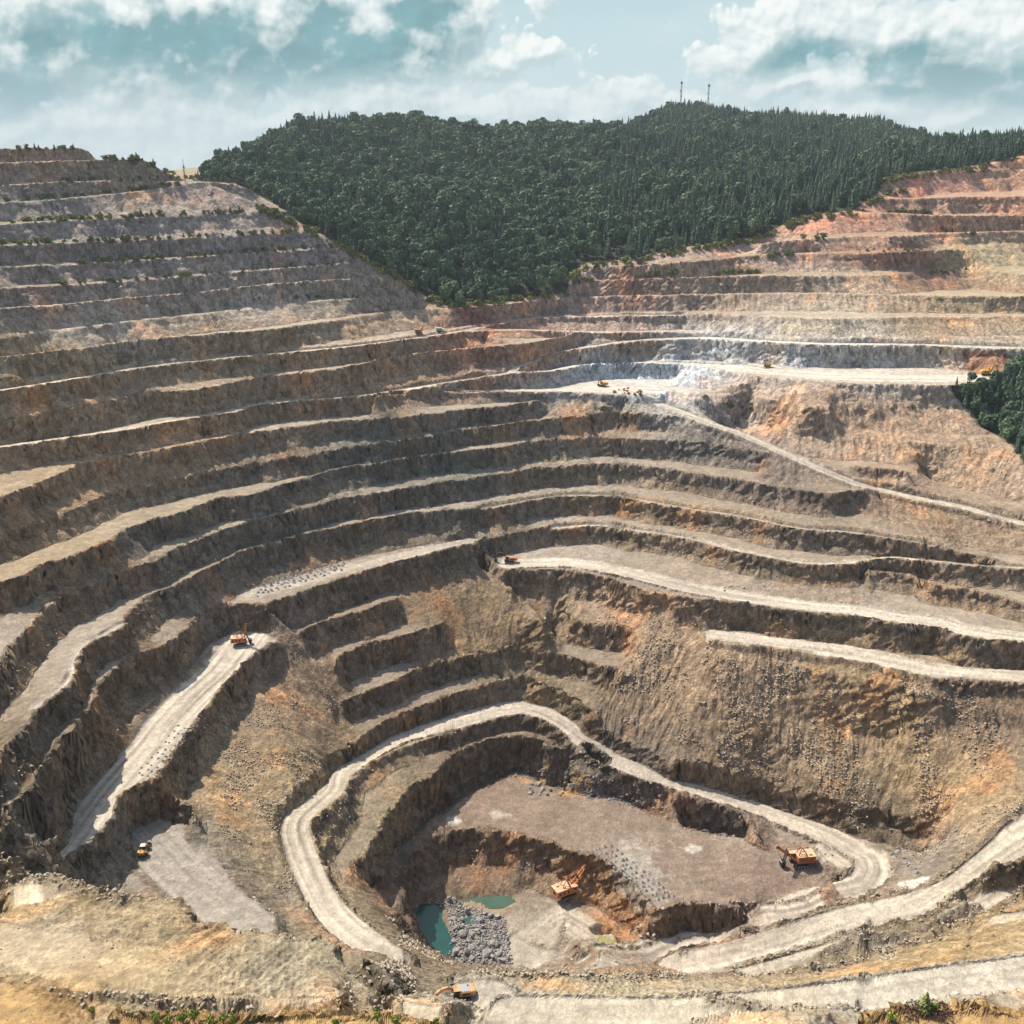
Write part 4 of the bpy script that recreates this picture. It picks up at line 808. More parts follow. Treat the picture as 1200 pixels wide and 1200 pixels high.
# ------------------------------------------------------------------ object helpers
def tag(o, label, cat, group=None, kind=None):
    o['label'] = label; o['category'] = cat
    if group: o['group'] = group
    if kind: o['kind'] = kind
    return o
def empty(name, loc, rz=0, scale=1.0):
    o = bpy.data.objects.new(name, None); COL.objects.link(o); o.location = loc; o.rotation_euler = (0, 0, rz); o.scale = (scale,) * 3; return o
def link_copy(o, parent=None):
    c = o.copy(); COL.objects.link(c); c.parent = parent; return c
def copy_tree(o, parent=None):
    c = link_copy(o, parent)
    for ch in list(o.children): copy_tree(ch, c)
    return c
class MB:
    def __init__(s): s.bm = bmesh.new()
    def _add(s, geom, M):
        bmesh.ops.transform(s.bm, matrix=M, verts=geom)
    def box(s, c, d, rot=(0, 0, 0), bev=.06, taper=None):
        r = bmesh.ops.create_cube(s.bm, size=1); vs = r['verts']
        if taper:
            for v in vs:
                if v.co.z > 0: v.co.x *= taper[0]; v.co.y *= taper[1]
        es = list({e for v in vs for e in v.link_edges})
        M = Matrix.Translation(c) @ (Matrix.Rotation(rot[2], 4, 'Z') @ Matrix.Rotation(rot[1], 4, 'Y') @ Matrix.Rotation(rot[0], 4, 'X')) @ Matrix.Diagonal((*d, 1))
        bmesh.ops.transform(s.bm, matrix=M, verts=vs)
        if bev: bmesh.ops.bevel(s.bm, geom=es, offset=min(bev, min(d) * .3), segments=1, affect='EDGES')
        return s
    def bar(s, a, b, w, h=None, seg=None):
        a = Vector(a); b = Vector(b); d = b - a; L = d.length; q = d.to_track_quat('Z', 'Y')
        if seg: r = bmesh.ops.create_cone(s.bm, cap_ends=True, segments=seg, radius1=w, radius2=h if h is not None else w, depth=L)
        else:
            r = bmesh.ops.create_cube(s.bm, size=1)
            for v in r['verts']: v.co.x *= w; v.co.y *= (h or w); v.co.z *= L
        bmesh.ops.transform(s.bm, matrix=Matrix.Translation((a + b) / 2) @ q.to_matrix().to_4x4(), verts=r['verts']); return s
    def cyl(s, c, r, h, axis='Z', seg=20, r2=None):
        g = bmesh.ops.create_cone(s.bm, cap_ends=True, segments=seg, radius1=r, radius2=r if r2 is None else r2, depth=h)
        R_ = Matrix.Identity(4) if axis == 'Z' else (Matrix.Rotation(math.pi / 2, 4, 'Y') if axis == 'X' else Matrix.Rotation(math.pi / 2, 4, 'X'))
        bmesh.ops.transform(s.bm, matrix=Matrix.Translation(c) @ R_, verts=g['verts']); return s
    def prism(s, prof, y0, y1):                      # profile in x,z extruded along y
        a = [s.bm.verts.new((x, y0, z)) for x, z in prof]; b = [s.bm.verts.new((x, y1, z)) for x, z in prof]; n = len(prof)
        s.bm.faces.new(a); s.bm.faces.new(b[::-1])
        for i in range(n): s.bm.faces.new((a[i], b[i], b[(i + 1) % n], a[(i + 1) % n]))
        return s
    def build(s, name, mat, parent=None):
        bmesh.ops.recalc_face_normals(s.bm, faces=s.bm.faces); me = bpy.data.meshes.new(name); s.bm.to_mesh(me); s.bm.free(); me.materials.append(mat)
        o = bpy.data.objects.new(name, me); COL.objects.link(o); o.parent = parent; return o

# ------------------------------------------------------------------ mining machines (x is forward)
def crawler(root, L, W, H, off, mat=None):
    for sy in (-1, 1):
        pr = []
        for k in range(9): a = math.pi / 2 + math.pi * k / 8; pr.append((-L / 2 + H / 2 + math.cos(a) * H / 2, H / 2 + math.sin(a) * H / 2))
        for k in range(9): a = -math.pi / 2 + math.pi * k / 8; pr.append((L / 2 - H / 2 + math.cos(a) * H / 2, H / 2 + math.sin(a) * H / 2))
        t = MB().prism(pr, sy * off - W / 2, sy * off + W / 2).build('track', M_BLK, root)
        for k in range(5): MB().cyl((-L / 2 + H / 2 + k * (L - H) / 4, sy * (off + W / 2 + .05), H / 2), H * .30, .16, 'Y', 12).build('track_roller', M_GRY, t)
    MB().box((0, 0, H * .75), (L * .5, off * 2 - W * .8, H * .6)).build('undercarriage', M_BLK, root)
def rope_shovel(loc, rz, label, body=M_ORG, roof=M_ORGR, s=1.0, boom_up=R(48), stick=(-1.1, 7.0), name='mining_shovel'):
    r = empty(name, loc, rz, s); tag(r, label, 'mining shovel', 'mining shovels in the pit')
    crawler(r, 7.6, 1.3, 1.7, 2.5)
    MB().cyl((0, 0, 2.0), 1.9, .5, seg=24).build('turntable', M_BLK, r)
    MB().box((-2.6, 0, 4.2), (8.6, 5.6, 3.6), bev=.15).build('machinery_house', body, r)
    MB().box((-2.6, 0, 6.12), (8.9, 5.9, .22), bev=.03).box((-4.6, 1.2, 6.5), (1.4, 1.2, .6)).box((-2.2, -1.5, 6.45), (1.2, .9, .5)).build('roof', roof, r)
    for i in range(3): MB().box((-5.2 + i * 2.3, -2.83, 4.2), (1.1, .07, 1.5), bev=0).build('louvre_panel', M_BLK, r)
    MB().box((-6.93, 0, 4.0), (.07, 2.2, 1.7), bev=0).build('louvre_panel', M_BLK, r)
    c = MB().box((2.9, -2.0, 4.3), (2.2, 1.9, 3.0), bev=.1).build('operator_cab', body, r)
    MB().box((4.02, -2.0, 4.9), (.06, 1.5, 1.2), bev=0).box((2.9, -2.98, 4.9), (1.5, .06, 1.1), bev=0).build('window', M_GLS, c)
    MB().box((3.1, -2.0, 5.9), (2.7, 2.2, .12), bev=0).build('cab_roof', roof, c)
    m = MB()
    for sy in (-1, 1): m.bar((1.2, sy * 1.5, 6.1), (-.6, sy * .5, 9.8), .35); m.bar((-3.2, sy * 1.5, 6.1), (-.6, sy * .5, 9.8), .28)
    m.bar((-.6, -.9, 9.8), (-.6, .9, 9.8), .5); m.bar((.2, -1.1, 8.0), (.2, 1.1, 8.0), .2); m.build('gantry', M_RED, r)
    L = 12.5; bx, bz = 1.9 + L * math.cos(boom_up), 3.1 + L * math.sin(boom_up); m = MB()
    for sy in (-1, 1):
        m.bar((1.9, sy * 1.5, 3.1), (bx, sy * .5, bz), .55, .75)
    for k in range(1, 7):
        f = k / 7; w = 1.5 - f; m.bar((1.9 + (bx - 1.9) * f, -w, 3.1 + (bz - 3.1) * f), (1.9 + (bx - 1.9) * f, w, 3.1 + (bz - 3.1) * f), .25)
    bo = m.build('boom', body, r); MB().cyl((bx, 0, bz), .95, .5, 'Y', 18).build('sheave', M_RED, bo)
    m = MB()
    for sy in (-1, 1): m.bar((-.6, sy * .6, 9.8), (bx - .3, sy * .5, bz + .5), .14)
    m.build('suspension_cable', M_RED, r)
    f = .52; px, pz = 1.9 + (bx - 1.9) * f, 3.1 + (bz - 3.1) * f; ex, ez = px + stick[0] + 3.2, max(1.6, pz - stick[1]); m = MB()
    for sy in (-1, 1): m.bar((px - (ex - px) * .35, sy * .75, pz - (ez - pz) * .35), (ex, sy * .75, ez), .4)
    m.box((px, 0, pz), (1.3, 1.9, 1.0)); m.build('dipper_arm', M_BLK, r)
    b = MB().prism([(-1.1, 1.4), (1.0, 1.5), (1.3, -.5), (.9, -1.5), (-.9, -1.2)], -1.3, 1.3)
    for v in b.bm.verts: v.co += Vector((ex + .3, 0, ez))
    b = b.build('bucket', M_BLK, r); m = MB()
    for k in range(5): m.box((ex + 1.35, -1.1 + k * .55, ez + 1.45), (.5, .25, .5), (0, .4, 0), 0)
    m.build('bucket_teeth', M_GRY, b); m = MB()
    for sy in (-1, 1): m.bar((bx + .7, sy * .25, bz), (ex + .5, sy * .4, ez + 1.2), .10)
    m.build('hoist_cable', M_BLK, r)
    return r
def excavator(loc, rz, label, cat='excavator', body=M_YEL, s=1.0, boom='folded', boom_mat=None, name='excavator'):
    r = empty(name, loc, rz, s); tag(r, label, cat, 'excavators and shovels at work')
    boom_mat = boom_mat or body
    crawler(r, 6.0, .9, 1.3, 1.9); MB().cyl((0, 0, 1.5), 1.3, .4, seg=20).build('turntable', M_BLK, r)
    bd = MB().box((-1.6, 0, 2.6), (4.8, 3.9, 1.9), bev=.2).build('engine_housing', body, r)
    MB().box((-1.4, 0, 3.6), (3.2, 3.2, .14), bev=0).box((-2.4, -.8, 3.9), (.3, .3, .7), bev=0).build('walkway_roof', M_GRY if body in (M_ORG, M_ORGP) else body, bd)
    MB().box((-1.6, -1.97, 2.6), (2.6, .06, .7), bev=0).build('vent', M_BLK, bd); MB().box((-1.6, 1.97, 2.6), (2.6, .06, .7), bev=0).build('vent', M_BLK, bd)
    MB().box((-4.2, 0, 2.5), (1.0, 3.8, 1.8), bev=.3).build('counterweight', body, r)
    c = MB().box((1.5, 1.3, 3.2), (2.0, 1.4, 2.6), bev=.12, taper=(.9, .95)).build('operator_cab', M_BLK if body in (M_ORG, M_ORGP) else body, r)
    MB().box((2.46, 1.3, 3.7), (.08, 1.1, 1.2), bev=0).box((1.5, 2.02, 3.7), (1.4, .06, 1.1), bev=0).box((1.5, .58, 3.7), (1.4, .06, 1.1), bev=0).build('window', M_GLS, c)
    MB().box((1.4, 1.3, 4.58), (2.1, 1.5, .12), bev=0).build('cab_roof', body, c)
    if boom == 'folded': P = [(1.2, 2.4), (2.6, 5.6), (4.6, 6.8)]; Q = [(4.6, 6.8), (6.3, 2.6)]; K = (5.9, 1.6)
    elif boom == 'goose': P = [(1.2, 2.4), (3.6, 4.6), (6.4, 4.2), (8.2, 2.6)]; Q = [(8.2, 2.6), (9.0, .9)]; K = (8.2, .7)
    elif boom == 'up': P = [(1.2, 2.4), (1.8, 5.2), (2.4, 8.4)]; Q = [(2.4, 8.4), (4.0, 3.0)]; K = (3.8, 1.6)
    else: P = [(1.2, 2.4), (3.0, 5.2), (6.5, 6.0)]; Q = [(6.5, 6.0), (8.6, 2.8)]; K = (8.2, 1.6)
    m = MB()
    for i in range(len(P) - 1): m.bar((P[i][0], -.15, P[i][1]), (P[i + 1][0], -.15, P[i + 1][1]), .7, .95)
    m.build('boom', boom_mat, r); MB().bar((Q[0][0], -.15, Q[0][1]), (Q[1][0], -.15, Q[1][1]), .5, .75).build('dipper_arm', boom_mat, r)
    m = MB().bar((1.6, -.8, 1.9), (P[1][0], -.8, P[1][1] - .3), .12, seg=8).bar((P[1][0], -.15, P[1][1] + .7), (Q[0][0] + .2, -.15, Q[0][1] + .6), .12, seg=8); m.build('hydraulic_ram', M_GRY, r)
    b = MB().prism([(-.9, .9), (.7, .9), (.9, 0), (.2, -.9), (-.8, -.6)], -1.0, .7)
    for v in b.bm.verts: v.co += Vector((K[0], 0, K[1]))
    b.build('bucket', M_BLK, r)
    return r
def wheel(root, x, y, rad, w):
    t = MB().cyl((x, y, rad), rad, w, 'Y', 24).build('wheel', M_TIRE, root)
    MB().cyl((x, y + math.copysign(w / 2 + .02, y), rad), rad * .5, .1, 'Y', 16).build('rim', M_YEL, t)
def wheel_loader(loc, rz, label):
    r = empty('wheel_loader', loc, rz); tag(r, label, 'wheel loader')
    for x in (-1.9, 1.9):
        for y in (-1.45, 1.45): wheel(r, x, y, 1.05, .8)
    MB().box((-2.4, 0, 2.0), (3.0, 2.0, 1.5), bev=.25, taper=(.92, .85)).build('engine_hood', M_YEL, r)
    MB().box((-3.95, 0, 1.5), (.5, 2.4, 1.2), bev=.1).build('counterweight', M_BLK, r)
    MB().box((1.7, 0, 1.5), (2.0, 1.3, 1.2), bev=.1).build('front_frame', M_YEL, r)
    c = MB().box((-.5, 0, 3.0), (1.6, 1.7, 1.9), bev=.12, taper=(.85, .9)).build('operator_cab', M_GLS, r)
    MB().box((-.5, 0, 4.02), (1.9, 1.9, .16), bev=.04).build('cab_roof', M_WHT, c)
    for y in (-1, 1):
        MB().box((-2.1, y * 1.45, 2.3), (1.6, .85, .12), bev=0).build('mudguard', M_YEL, r)
        MB().bar((1.6, y * .55, 2.2), (4.2, y * .55, 1.0), .3, .45).build('lift_arm', M_YEL, r)
    MB().prism([(3.7, .2), (5.3, .15), (5.4, .4), (4.2, 1.0), (4.3, 1.8), (3.9, 1.8)], -1.7, 1.7).build('bucket', M_BLK, r)
    MB().cyl((-2.6, .5, 3.1), .12, .9).build('exhaust_pipe', M_BLK, r)
    return r
def drill_rig(loc, rz, label, mast='up', body=M_YEL, s=1.0, group='drilling rigs on the benches'):
    r = empty('drill_rig', loc, rz, s); tag(r, label, 'drilling rig', group)
    crawler(r, 5.0, .8, 1.1, 1.6)
    MB().box((-.8, 0, 2.2), (4.6, 2.8, 1.8), bev=.15).build('engine_housing', body, r)
    c = MB().box((2.0, .8, 2.7), (1.5, 1.3, 2.2), bev=.1).build('operator_cab', body, r); MB().box((2.77, .8, 3.1), (.05, 1.0, 1.0), bev=0).box((2.0, 1.47, 3.1), (1.1, .05, 1.0), bev=0).build('window', M_GLS, c)
    MB().box((-1.6, -1.42, 2.3), (1.6, .05, 1.0), bev=0).build('vent', M_BLK, r); MB().box((.2, -1.42, 2.3), (1.0, .05, 1.0), bev=0).build('vent', M_BLK, r)
    a, b = ((3.2, -.3, .5), (3.0, -.3, 10.5)) if mast == 'up' else ((-3.0, -.3, 4.6), (8.5, -.3, 6.2)); m = MB()
    for dy in (-.35, .35): m.bar((a[0], a[1] + dy, a[2]), (b[0], b[1] + dy, b[2]), .22)
    for k in range(11):
        f = k / 10; p = [a[i] + (b[i] - a[i]) * f for i in range(3)]; m.bar((p[0], p[1] - .4, p[2]), (p[0], p[1] + .4, p[2]), .16)
    mt = m.build('mast', M_BLK if mast == 'up' else (M_RED if body is M_ORG else M_BLK), r); MB().bar((a[0] + .25, a[1], a[2]), (b[0] + .2, b[1], b[2]), .12, seg=8).build('drill_rod', M_GRY, mt)
    MB().bar((1.6, -.6, 2.6), (3.0, -.3, 4.4 if mast == 'up' else 5.3), .4).build('mast_arm', body, r)
    return r
def gz(u, v):
    for k in range(14):
        p = ground_at(u, v + k * 1.5)
        if p is not None: return p
def heading(u0, v0, u1, v1):
    a = gz(u0, v0); b = gz(u1, v1); return math.atan2(b.y - a.y, b.x - a.x)
def level_pad(p): return Vector((p.x, p.y, float(height(p.x, p.y)[0]) - .1))
def place(u, v): return level_pad(gz(u, v))
rope_shovel(place(664, 1049), R(28), "big orange mining shovel on the lowest pit floor, boom raised towards the brown bank", boom_up=R(50))
rope_shovel(place(936, 1013), R(188), "rusty orange mining shovel on the upper pit floor inside the hairpin bend", body=M_RED, roof=M_ORGR, boom_up=R(40), stick=(-2.2, 9))
excavator(place(597, 659), R(185), "orange shovel with black boom at the dead end of the middle floor", 'mining shovel', body=M_ORG, boom='reach', boom_mat=M_BLK, s=1.05)
rope_shovel(place(283, 755), R(8), "orange shovel with black upright boom at the head of the sloping left haul road", boom_up=R(78), s=.74, stick=(-.6, 7))
wheel_loader(place(169, 999), R(97), "yellow wheel loader with white cab roof alone on the small grey floor at lower left")
excavator(place(540, 1168), R(192), "dusty orange excavator with long curved boom on the near ledge at bottom centre", body=M_ORGP, boom='goose', s=.85)
excavator(place(1157, 440), R(0), "yellow excavator with folded boom parked at the right end of the white bench", boom='folded', s=1.18)
excavator(place(706, 453), R(200), "small yellow excavator with upright boom facing the white rock wall", boom='up', s=.9, boom_mat=M_RED)
drill_rig(place(899, 430), R(176), "yellow drilling rig with long black mast lying level on the white bench", mast='flat', s=.95)
drill_rig(place(491, 391), R(12), "orange drilling rig with lowered red mast on the narrow pale road", mast='flat', body=M_ORG, s=1.05)
def service_truck(loc, rz, label):
    r = empty('service_truck', loc, rz); tag(r, label, 'truck')
    for x in (-2.0, -.9, 2.1):
        for y in (-1.0, 1.0): wheel(r, x, y, .5, .35)
    MB().box((0, 0, .8), (6.2, 1.6, .3)).build('chassis', M_BLK, r); MB().box((-.9, 0, 2.1), (4.2, 2.3, 2.1), bev=.05).build('cargo_box', M_TEAL, r)
    MB().box((-.9, 0, 3.2), (4.3, 2.4, .08), bev=0).build('box_roof', M_WHT, r)
    c = MB().box((2.2, 0, 1.8), (1.5, 2.1, 1.7), bev=.15).build('driver_cab', M_WHT, r); MB().box((2.98, 0, 2.1), (.05, 1.7, .7), bev=0).build('window', M_GLS, c)
    return r
service_truck(place(516, 389), R(8), "small teal box truck on the pale road beside the orange drilling rig")
def person(loc, label):
    me = bpy.data.meshes.new('person'); J = [(0, 0, .98), (0, 0, 1.2), (0, 0, 1.45), (0, 0, 1.58), (0, .0, 1.75), (-.2, 0, 1.43), (-.27, .02, 1.15), (-.26, .08, .88), (.2, 0, 1.43), (.27, .02, 1.15), (.26, .08, .88), (-.1, 0, .9), (-.12, .02, .5), (-.13, -.02, .08), (-.13, .14, .04), (.1, 0, .9), (.12, .02, .5), (.13, -.02, .08), (.13, .14, .04)]
    Ed = [(0, 1), (1, 2), (2, 3), (3, 4), (2, 5), (5, 6), (6, 7), (2, 8), (8, 9), (9, 10), (0, 11), (11, 12), (12, 13), (13, 14), (0, 15), (15, 16), (16, 17), (17, 18)]
    rad = [.15, .15, .17, .06, .11, .07, .05, .04, .07, .05, .04, .1, .07, .05, .05, .1, .07, .05, .05]
    me.from_pydata(J, Ed, []); o = bpy.data.objects.new('person', me); COL.objects.link(o); o.modifiers.new('skin', 'SKIN'); sm = o.modifiers.new('sub', 'SUBSURF'); sm.levels = 1; sm.render_levels = 1
    for i, v in enumerate(me.skin_vertices[0].data): v.radius = (rad[i], rad[i] * .8); v.use_root = (i == 0)
    me.materials.append(plain('dark_work_clothes', (.03, .03, .035), .9)); o.location = loc; tag(o, label, 'person')
    h = MB().cyl((0, 0, 1.84), .13, .12, seg=12).cyl((0, .03, 1.79), .17, .02, seg=12).build('helmet', M_WHT, o)
person(place(536, 388) + Vector((0, 0, .1)), "person in dark work clothes standing on the pale road right of the teal truck")

# ------------------------------------------------------------------ masts on the hill
def mast(u, v, h, w, label, dish=True):
    p = gz(u, v + 4); z = p.z - 2
    r = empty('radio_mast', (p.x, p.y, z)); tag(r, label, 'radio mast', 'radio masts on the hill')
    m = MB(); c = [(-w, -w), (w, -w), (w, w), (-w, w)]
    tk = 1.0 if w > .6 else .3
    for a, b in c: m.bar((a, b, 0), (a * .6, b * .6, h), .35 * tk)
    n = int(h / 3.5)
    for k in range(n):
        f0, f1 = k / n, (k + 1) / n; q0, q1 = 1 - .4 * f0, 1 - .4 * f1
        for i in range(4):
            a, b = c[i], c[(i + 1) % 4]; m.bar((a[0] * q0, a[1] * q0, h * f0), (b[0] * q1, b[1] * q1, h * f1), .2 * tk)
            m.bar((a[0] * q1, a[1] * q1, h * f1), (b[0] * q1, b[1] * q1, h * f1), .2 * tk)
    m.build('lattice', M_RED if not dish else M_GRY, r)
    m = MB()
    for k in range(6): a = k * math.pi / 3; m.box((math.cos(a) * w * 1.3, math.sin(a) * w * 1.3, h - 2), (.7 * tk, .7 * tk, 3.6 * tk), (0, 0, a), 0)
    m.build('antenna_panel', M_BLK, r)
    m = MB()
    for k, f in enumerate((.55, .62, .72)): a = k * 2.1 - 1.2; m.cyl((math.cos(a) * w * 1.2, math.sin(a) * w * 1.2, h * f), 1.3 * tk, .5 * tk, 'X' if k % 2 else 'Y', 14)
    m.build('dish', M_WHT if dish else M_RED, r); MB().bar((0, 0, h - 1), (0, 0, h + 5), .15, seg=6).build('lightning_rod', M_BLK, r)
mast(797, 126, 58, 1.3, "left and plainer of the two tall radio masts on the wooded summit", dish=False)
mast(829, 126, 57, 1.5, "right radio mast on the wooded summit, hung with dishes halfway up")
mast(695, 158, 32, .8, "short thin mast on the wooded ridge left of the summit", dish=False)
mast(217, 209, 14, .5, "thin mast in the saddle where the stepped left wall meets the wood", dish=False)

# ------------------------------------------------------------------ water
def water_mat(name, col):
    m, nt, b = new_mat(name); N = nt.nodes.new; K = nt.links.new
    b.inputs['Base Color'].default_value = (*col, 1); b.inputs['Roughness'].default_value = .12; b.inputs['Specular IOR Level'].default_value = .5
    n = N('ShaderNodeTexNoise'); n.inputs['Scale'].default_value = 1.5; n.inputs['Detail'].default_value = 4; tc = N('ShaderNodeTexCoord'); K(tc.outputs['Object'], n.inputs['Vector'])
    bp = N('ShaderNodeBump'); bp.inputs['Strength'].default_value = .08; K(n.outputs['Fac'], bp.inputs['Height']); K(bp.outputs[0], b.inputs['Normal']); 
    n2 = N('ShaderNodeTexNoise'); n2.inputs['Scale'].default_value = .12; K(tc.outputs['Object'], n2.inputs['Vector'])
    mx = N('ShaderNodeMix'); mx.data_type = 'RGBA'; K(n2.outputs['Fac'], mx.inputs[0]); mx.inputs[6].default_value = (*[c * .7 for c in col], 1); mx.inputs[7].default_value = (*[c * 1.3 for c in col], 1); K(mx.outputs[2], b.inputs['Base Color'])
    return m
WM = [water_mat('green_water', (.012, .060, .048)), water_mat('shallow_green_water', (.055, .095, .06)), water_mat('olive_water', (.20, .21, .06)), water_mat('pool_water', (.03, .07, .05))]
for k, (q, z) in enumerate(POLYS):
    c = q[:-1, :2].mean(0); v = [(c[0] + (x - c[0]) * 1.12, c[1] + (y - c[1]) * 1.12, z) for x, y in q[:-1, :2]]
    v = [tuple(p) for p in smooth_line(np.vstack([v, v[:1]]))[:-1]]
    o = mesh_obj('pond_water', v, [list(range(len(v)))], WM[k]); o['kind'] = 'structure'

tick('machines')
# ------------------------------------------------------------------ stones
def rock_mesh(name, seed, mat, sub=1):
    bm = bmesh.new(); bmesh.ops.create_icosphere(bm, subdivisions=sub, radius=.5); r = random.Random(seed)
    ax = (r.uniform(.8, 1.3), r.uniform(.7, 1.1), r.uniform(.55, .85)); off = [Vector((r.gauss(0, 1), r.gauss(0, 1), r.gauss(0, 1))).normalized() for _ in range(9)]
    for v in bm.verts:
        for d in off:                                 # chop flat facets
            e = v.co.dot(d) - .27
            if e > 0: v.co -= d * e
        v.co = Vector((v.co.x * ax[0], v.co.y * ax[1], v.co.z * ax[2])) * 1.25
    me = bpy.data.meshes.new(name); bm.to_mesh(me); bm.free(); me.materials.append(mat); return me
GREY = [rock_mesh('boulder', i, M_ROCK, 2) for i in range(6)]; BRN = [rock_mesh('boulder', 20 + i, M_ROCKB, 2) for i in range(5)]; REDR = [rock_mesh('boulder', 40 + i, M_ROCKR, 2) for i in range(4)]
def boulder(u, v, size, pool, label, group, lift=.25):
    p = gz(u, v)
    if p is None: return
    o = bpy.data.objects.new('boulder', random.choice(pool)); COL.objects.link(o)
    o.location = (p.x, p.y, p.z + size * lift); s = size; o.scale = (s * random.uniform(.8, 1.3), s * random.uniform(.8, 1.3), s * random.uniform(.7, 1.1)); o.rotation_euler = (random.uniform(-.5, .5), random.uniform(-.5, .5), random.uniform(0, 6.3)); tag(o, label, 'boulder', group)
HEAP = [(515,1055),(530,1052),(545,1062),(575,1070),(590,1078),(586,1090),(597,1105),(596,1125),(585,1132),(560,1128),(535,1120),(522,1112),(532,1100),(526,1085),(530,1072),(515,1062)]
n = 0
while n < 165:
    u, v = random.uniform(495, 600), random.uniform(1050, 1134)
    if inpoly(np.array([u]), np.array([v]), HEAP)[0]: boulder(u, v, random.choice([.9, 1.1, 1.4, 1.8, 2.6]), GREY, "pale grey boulder in the heap beside the green pond", "boulders heaped beside the green pond", random.uniform(.2, .7)); n += 1
for (u0, v0, ru, rv, cnt, pool, lab, grp, sz) in [
    (735, 459, 16, 4, 16, REDR, "dark red boulder in the low row beside the road under the white wall", "red boulders by the white wall", (1.6, 3.4)),
    (645, 925, 26, 7, 26, GREY, "grey boulder in the scree at the foot of the wall behind the pit floor", "scree boulders behind the pit floor", (1.0, 2.6)),
    (1062, 1010, 18, 14, 20, GREY, "grey boulder in the rubble outside the hairpin bend", "rubble boulders outside the hairpin", (.8, 2.2)),
    (950, 1000, 30, 14, 18, BRN, "brown stone in the bank between the rusty shovel and the hairpin road", "stones behind the rusty shovel", (.7, 1.6)),
    (880, 690, 40, 3, 8, GREY, "grey stone lying along the foot of the wall above the long bench road", "stones along the bench road", (.9, 1.8)),
    (765, 1095, 30, 10, 12, BRN, "brown stone at the foot of the orange bank near the lowest floor", "stones below the orange bank", (.8, 2.0)),
    (450, 1140, 22, 14, 16, BRN, "dark stone in the gully beside the near ledge", "stones in the near gully", (.6, 1.9)),
    (700, 1130, 60, 3, 8, BRN, "brown stone on the rim of the near bank", "stones on the near bank rim", (.5, 1.2)),
    (980, 738, 60, 3, 8, GREY, "grey stone on the pale floor below the rusty brown wall", "stones on the right floor", (.8, 1.8))]:
    for k in range(cnt): boulder(u0 + random.uniform(-1, 1) * ru, v0 + random.uniform(-1, 1) * rv, random.uniform(*sz) ** 1, pool, lab, grp)
# rubble too small and too many to count
def rubble(name, label, cand, N_, smin, smax, mat, seed):
    r = np.random.default_rng(seed); I_ = r.choice(cand, min(N_, len(cand)), replace=False)
    bm = bmesh.new(); bmesh.ops.create_icosphere(bm, subdivisions=1, radius=.5); bv = np.array([v.co[:] for v in bm.verts]); bf = np.array([[v.index for v in f.verts] for f in bm.faces]); bm.free()
    k = len(I_); V_ = np.repeat(bv[None] * (1 + .35 * r.standard_normal((1, 42 if len(bv) == 42 else len(bv), 1))), k, 0)
    V_ = V_ * (1 + .28 * r.standard_normal(V_.shape[:2])[..., None]); V_ *= (r.uniform(smin, smax, k) ** 1)[:, None, None] * np.stack([r.uniform(.8, 1.4, k), r.uniform(.8, 1.4, k), r.uniform(.6, 1.0, k)], 1)[:, None]
    a = r.uniform(0, 6.28, k); c, s_ = np.cos(a)[:, None], np.sin(a)[:, None]; V_ = np.stack([V_[..., 0] * c - V_[..., 1] * s_, V_[..., 0] * s_ + V_[..., 1] * c, V_[..., 2]], -1)
    V_ = V_ + np.c_[X[I_] + r.uniform(-.4, .4, k), Y[I_] + r.uniform(-.4, .4, k), Z[I_] + .12][:, None]
    Fs = (bf[None] + (np.arange(k) * len(bv))[:, None, None]).reshape(-1, 3); me = bpy.data.meshes.new(name); me.vertices.add(k * len(bv)); me.vertices.foreach_set('co', V_.astype(np.float32).ravel())
    me.loops.add(len(Fs) * 3); me.loops.foreach_set('vertex_index', Fs.astype(np.int32).ravel()); me.polygons.add(len(Fs)); me.polygons.foreach_set('loop_start', (np.arange(len(Fs)) * 3).astype(np.int32)); me.polygons.foreach_set('loop_total', np.full(len(Fs), 3, np.int32)); me.update(calc_edges=True)
    me.materials.append(mat); o = bpy.data.objects.new(name, me); COL.objects.link(o); tag(o, label, 'rubble', kind='stuff'); return o
patchy = fbm(X / 22, Y / 22, 3, 120); free = (road_m < .2) & (dist < 560)
def inside(poly): return inpoly(U, V, poly)
rightslope = inside([(690,690),(800,705),(850,760),(1100,800),(1200,800),(1200,1000),(1080,1010),(900,900),(730,860)])
leftslope = inside([(320,720),(400,830),(370,930),(340,1060),(240,960),(215,860),(300,770)])
rubble('rubble', "brown rubble strewn over the big right slope", np.nonzero(rightslope & free & (patchy > .08))[0], 2600, .25, 1.2, M_ROCKB, 1)
heap = inside([(500,1052),(545,1060),(592,1076),(600,1130),(540,1128),(515,1112),(528,1090),(525,1068)]) & (Z < -320)
rubble('rubble', "broken grey stone between the boulders beside the pond", np.nonzero(heap)[0], 1400, .4, 1.3, M_ROCK, 7)
scr = inside([(600,908),(640,918),(700,938),(760,950),(750,925),(690,905),(640,900)]) & (dist < 520)
rubble('rubble', "grey scree at the foot of the wall behind the pit floor", np.nonzero(scr)[0], 700, .4, 1.4, M_ROCK, 8)
rubble('rubble', "fine broken stone on the left spoil slope", np.nonzero(leftslope & free & (patchy > .12))[0], 1800, .3, .9, M_ROCKB, 2)
rubble('rubble', "broken rock along the road berms", np.nonzero((wm > .35) & (dist < 450))[0], 4200, .3, 1.1, M_ROCKB, 3)
toe = (steep > .02) & (steep < .45) & (road_m < .1) & (dist < 640)
rubble('rubble', "fallen stones along the foot of the benches", np.nonzero(toe & (patchy > -.05) & (Z < -15 * B))[0], 6500, .35, 1.2, M_ROCKB, 4)
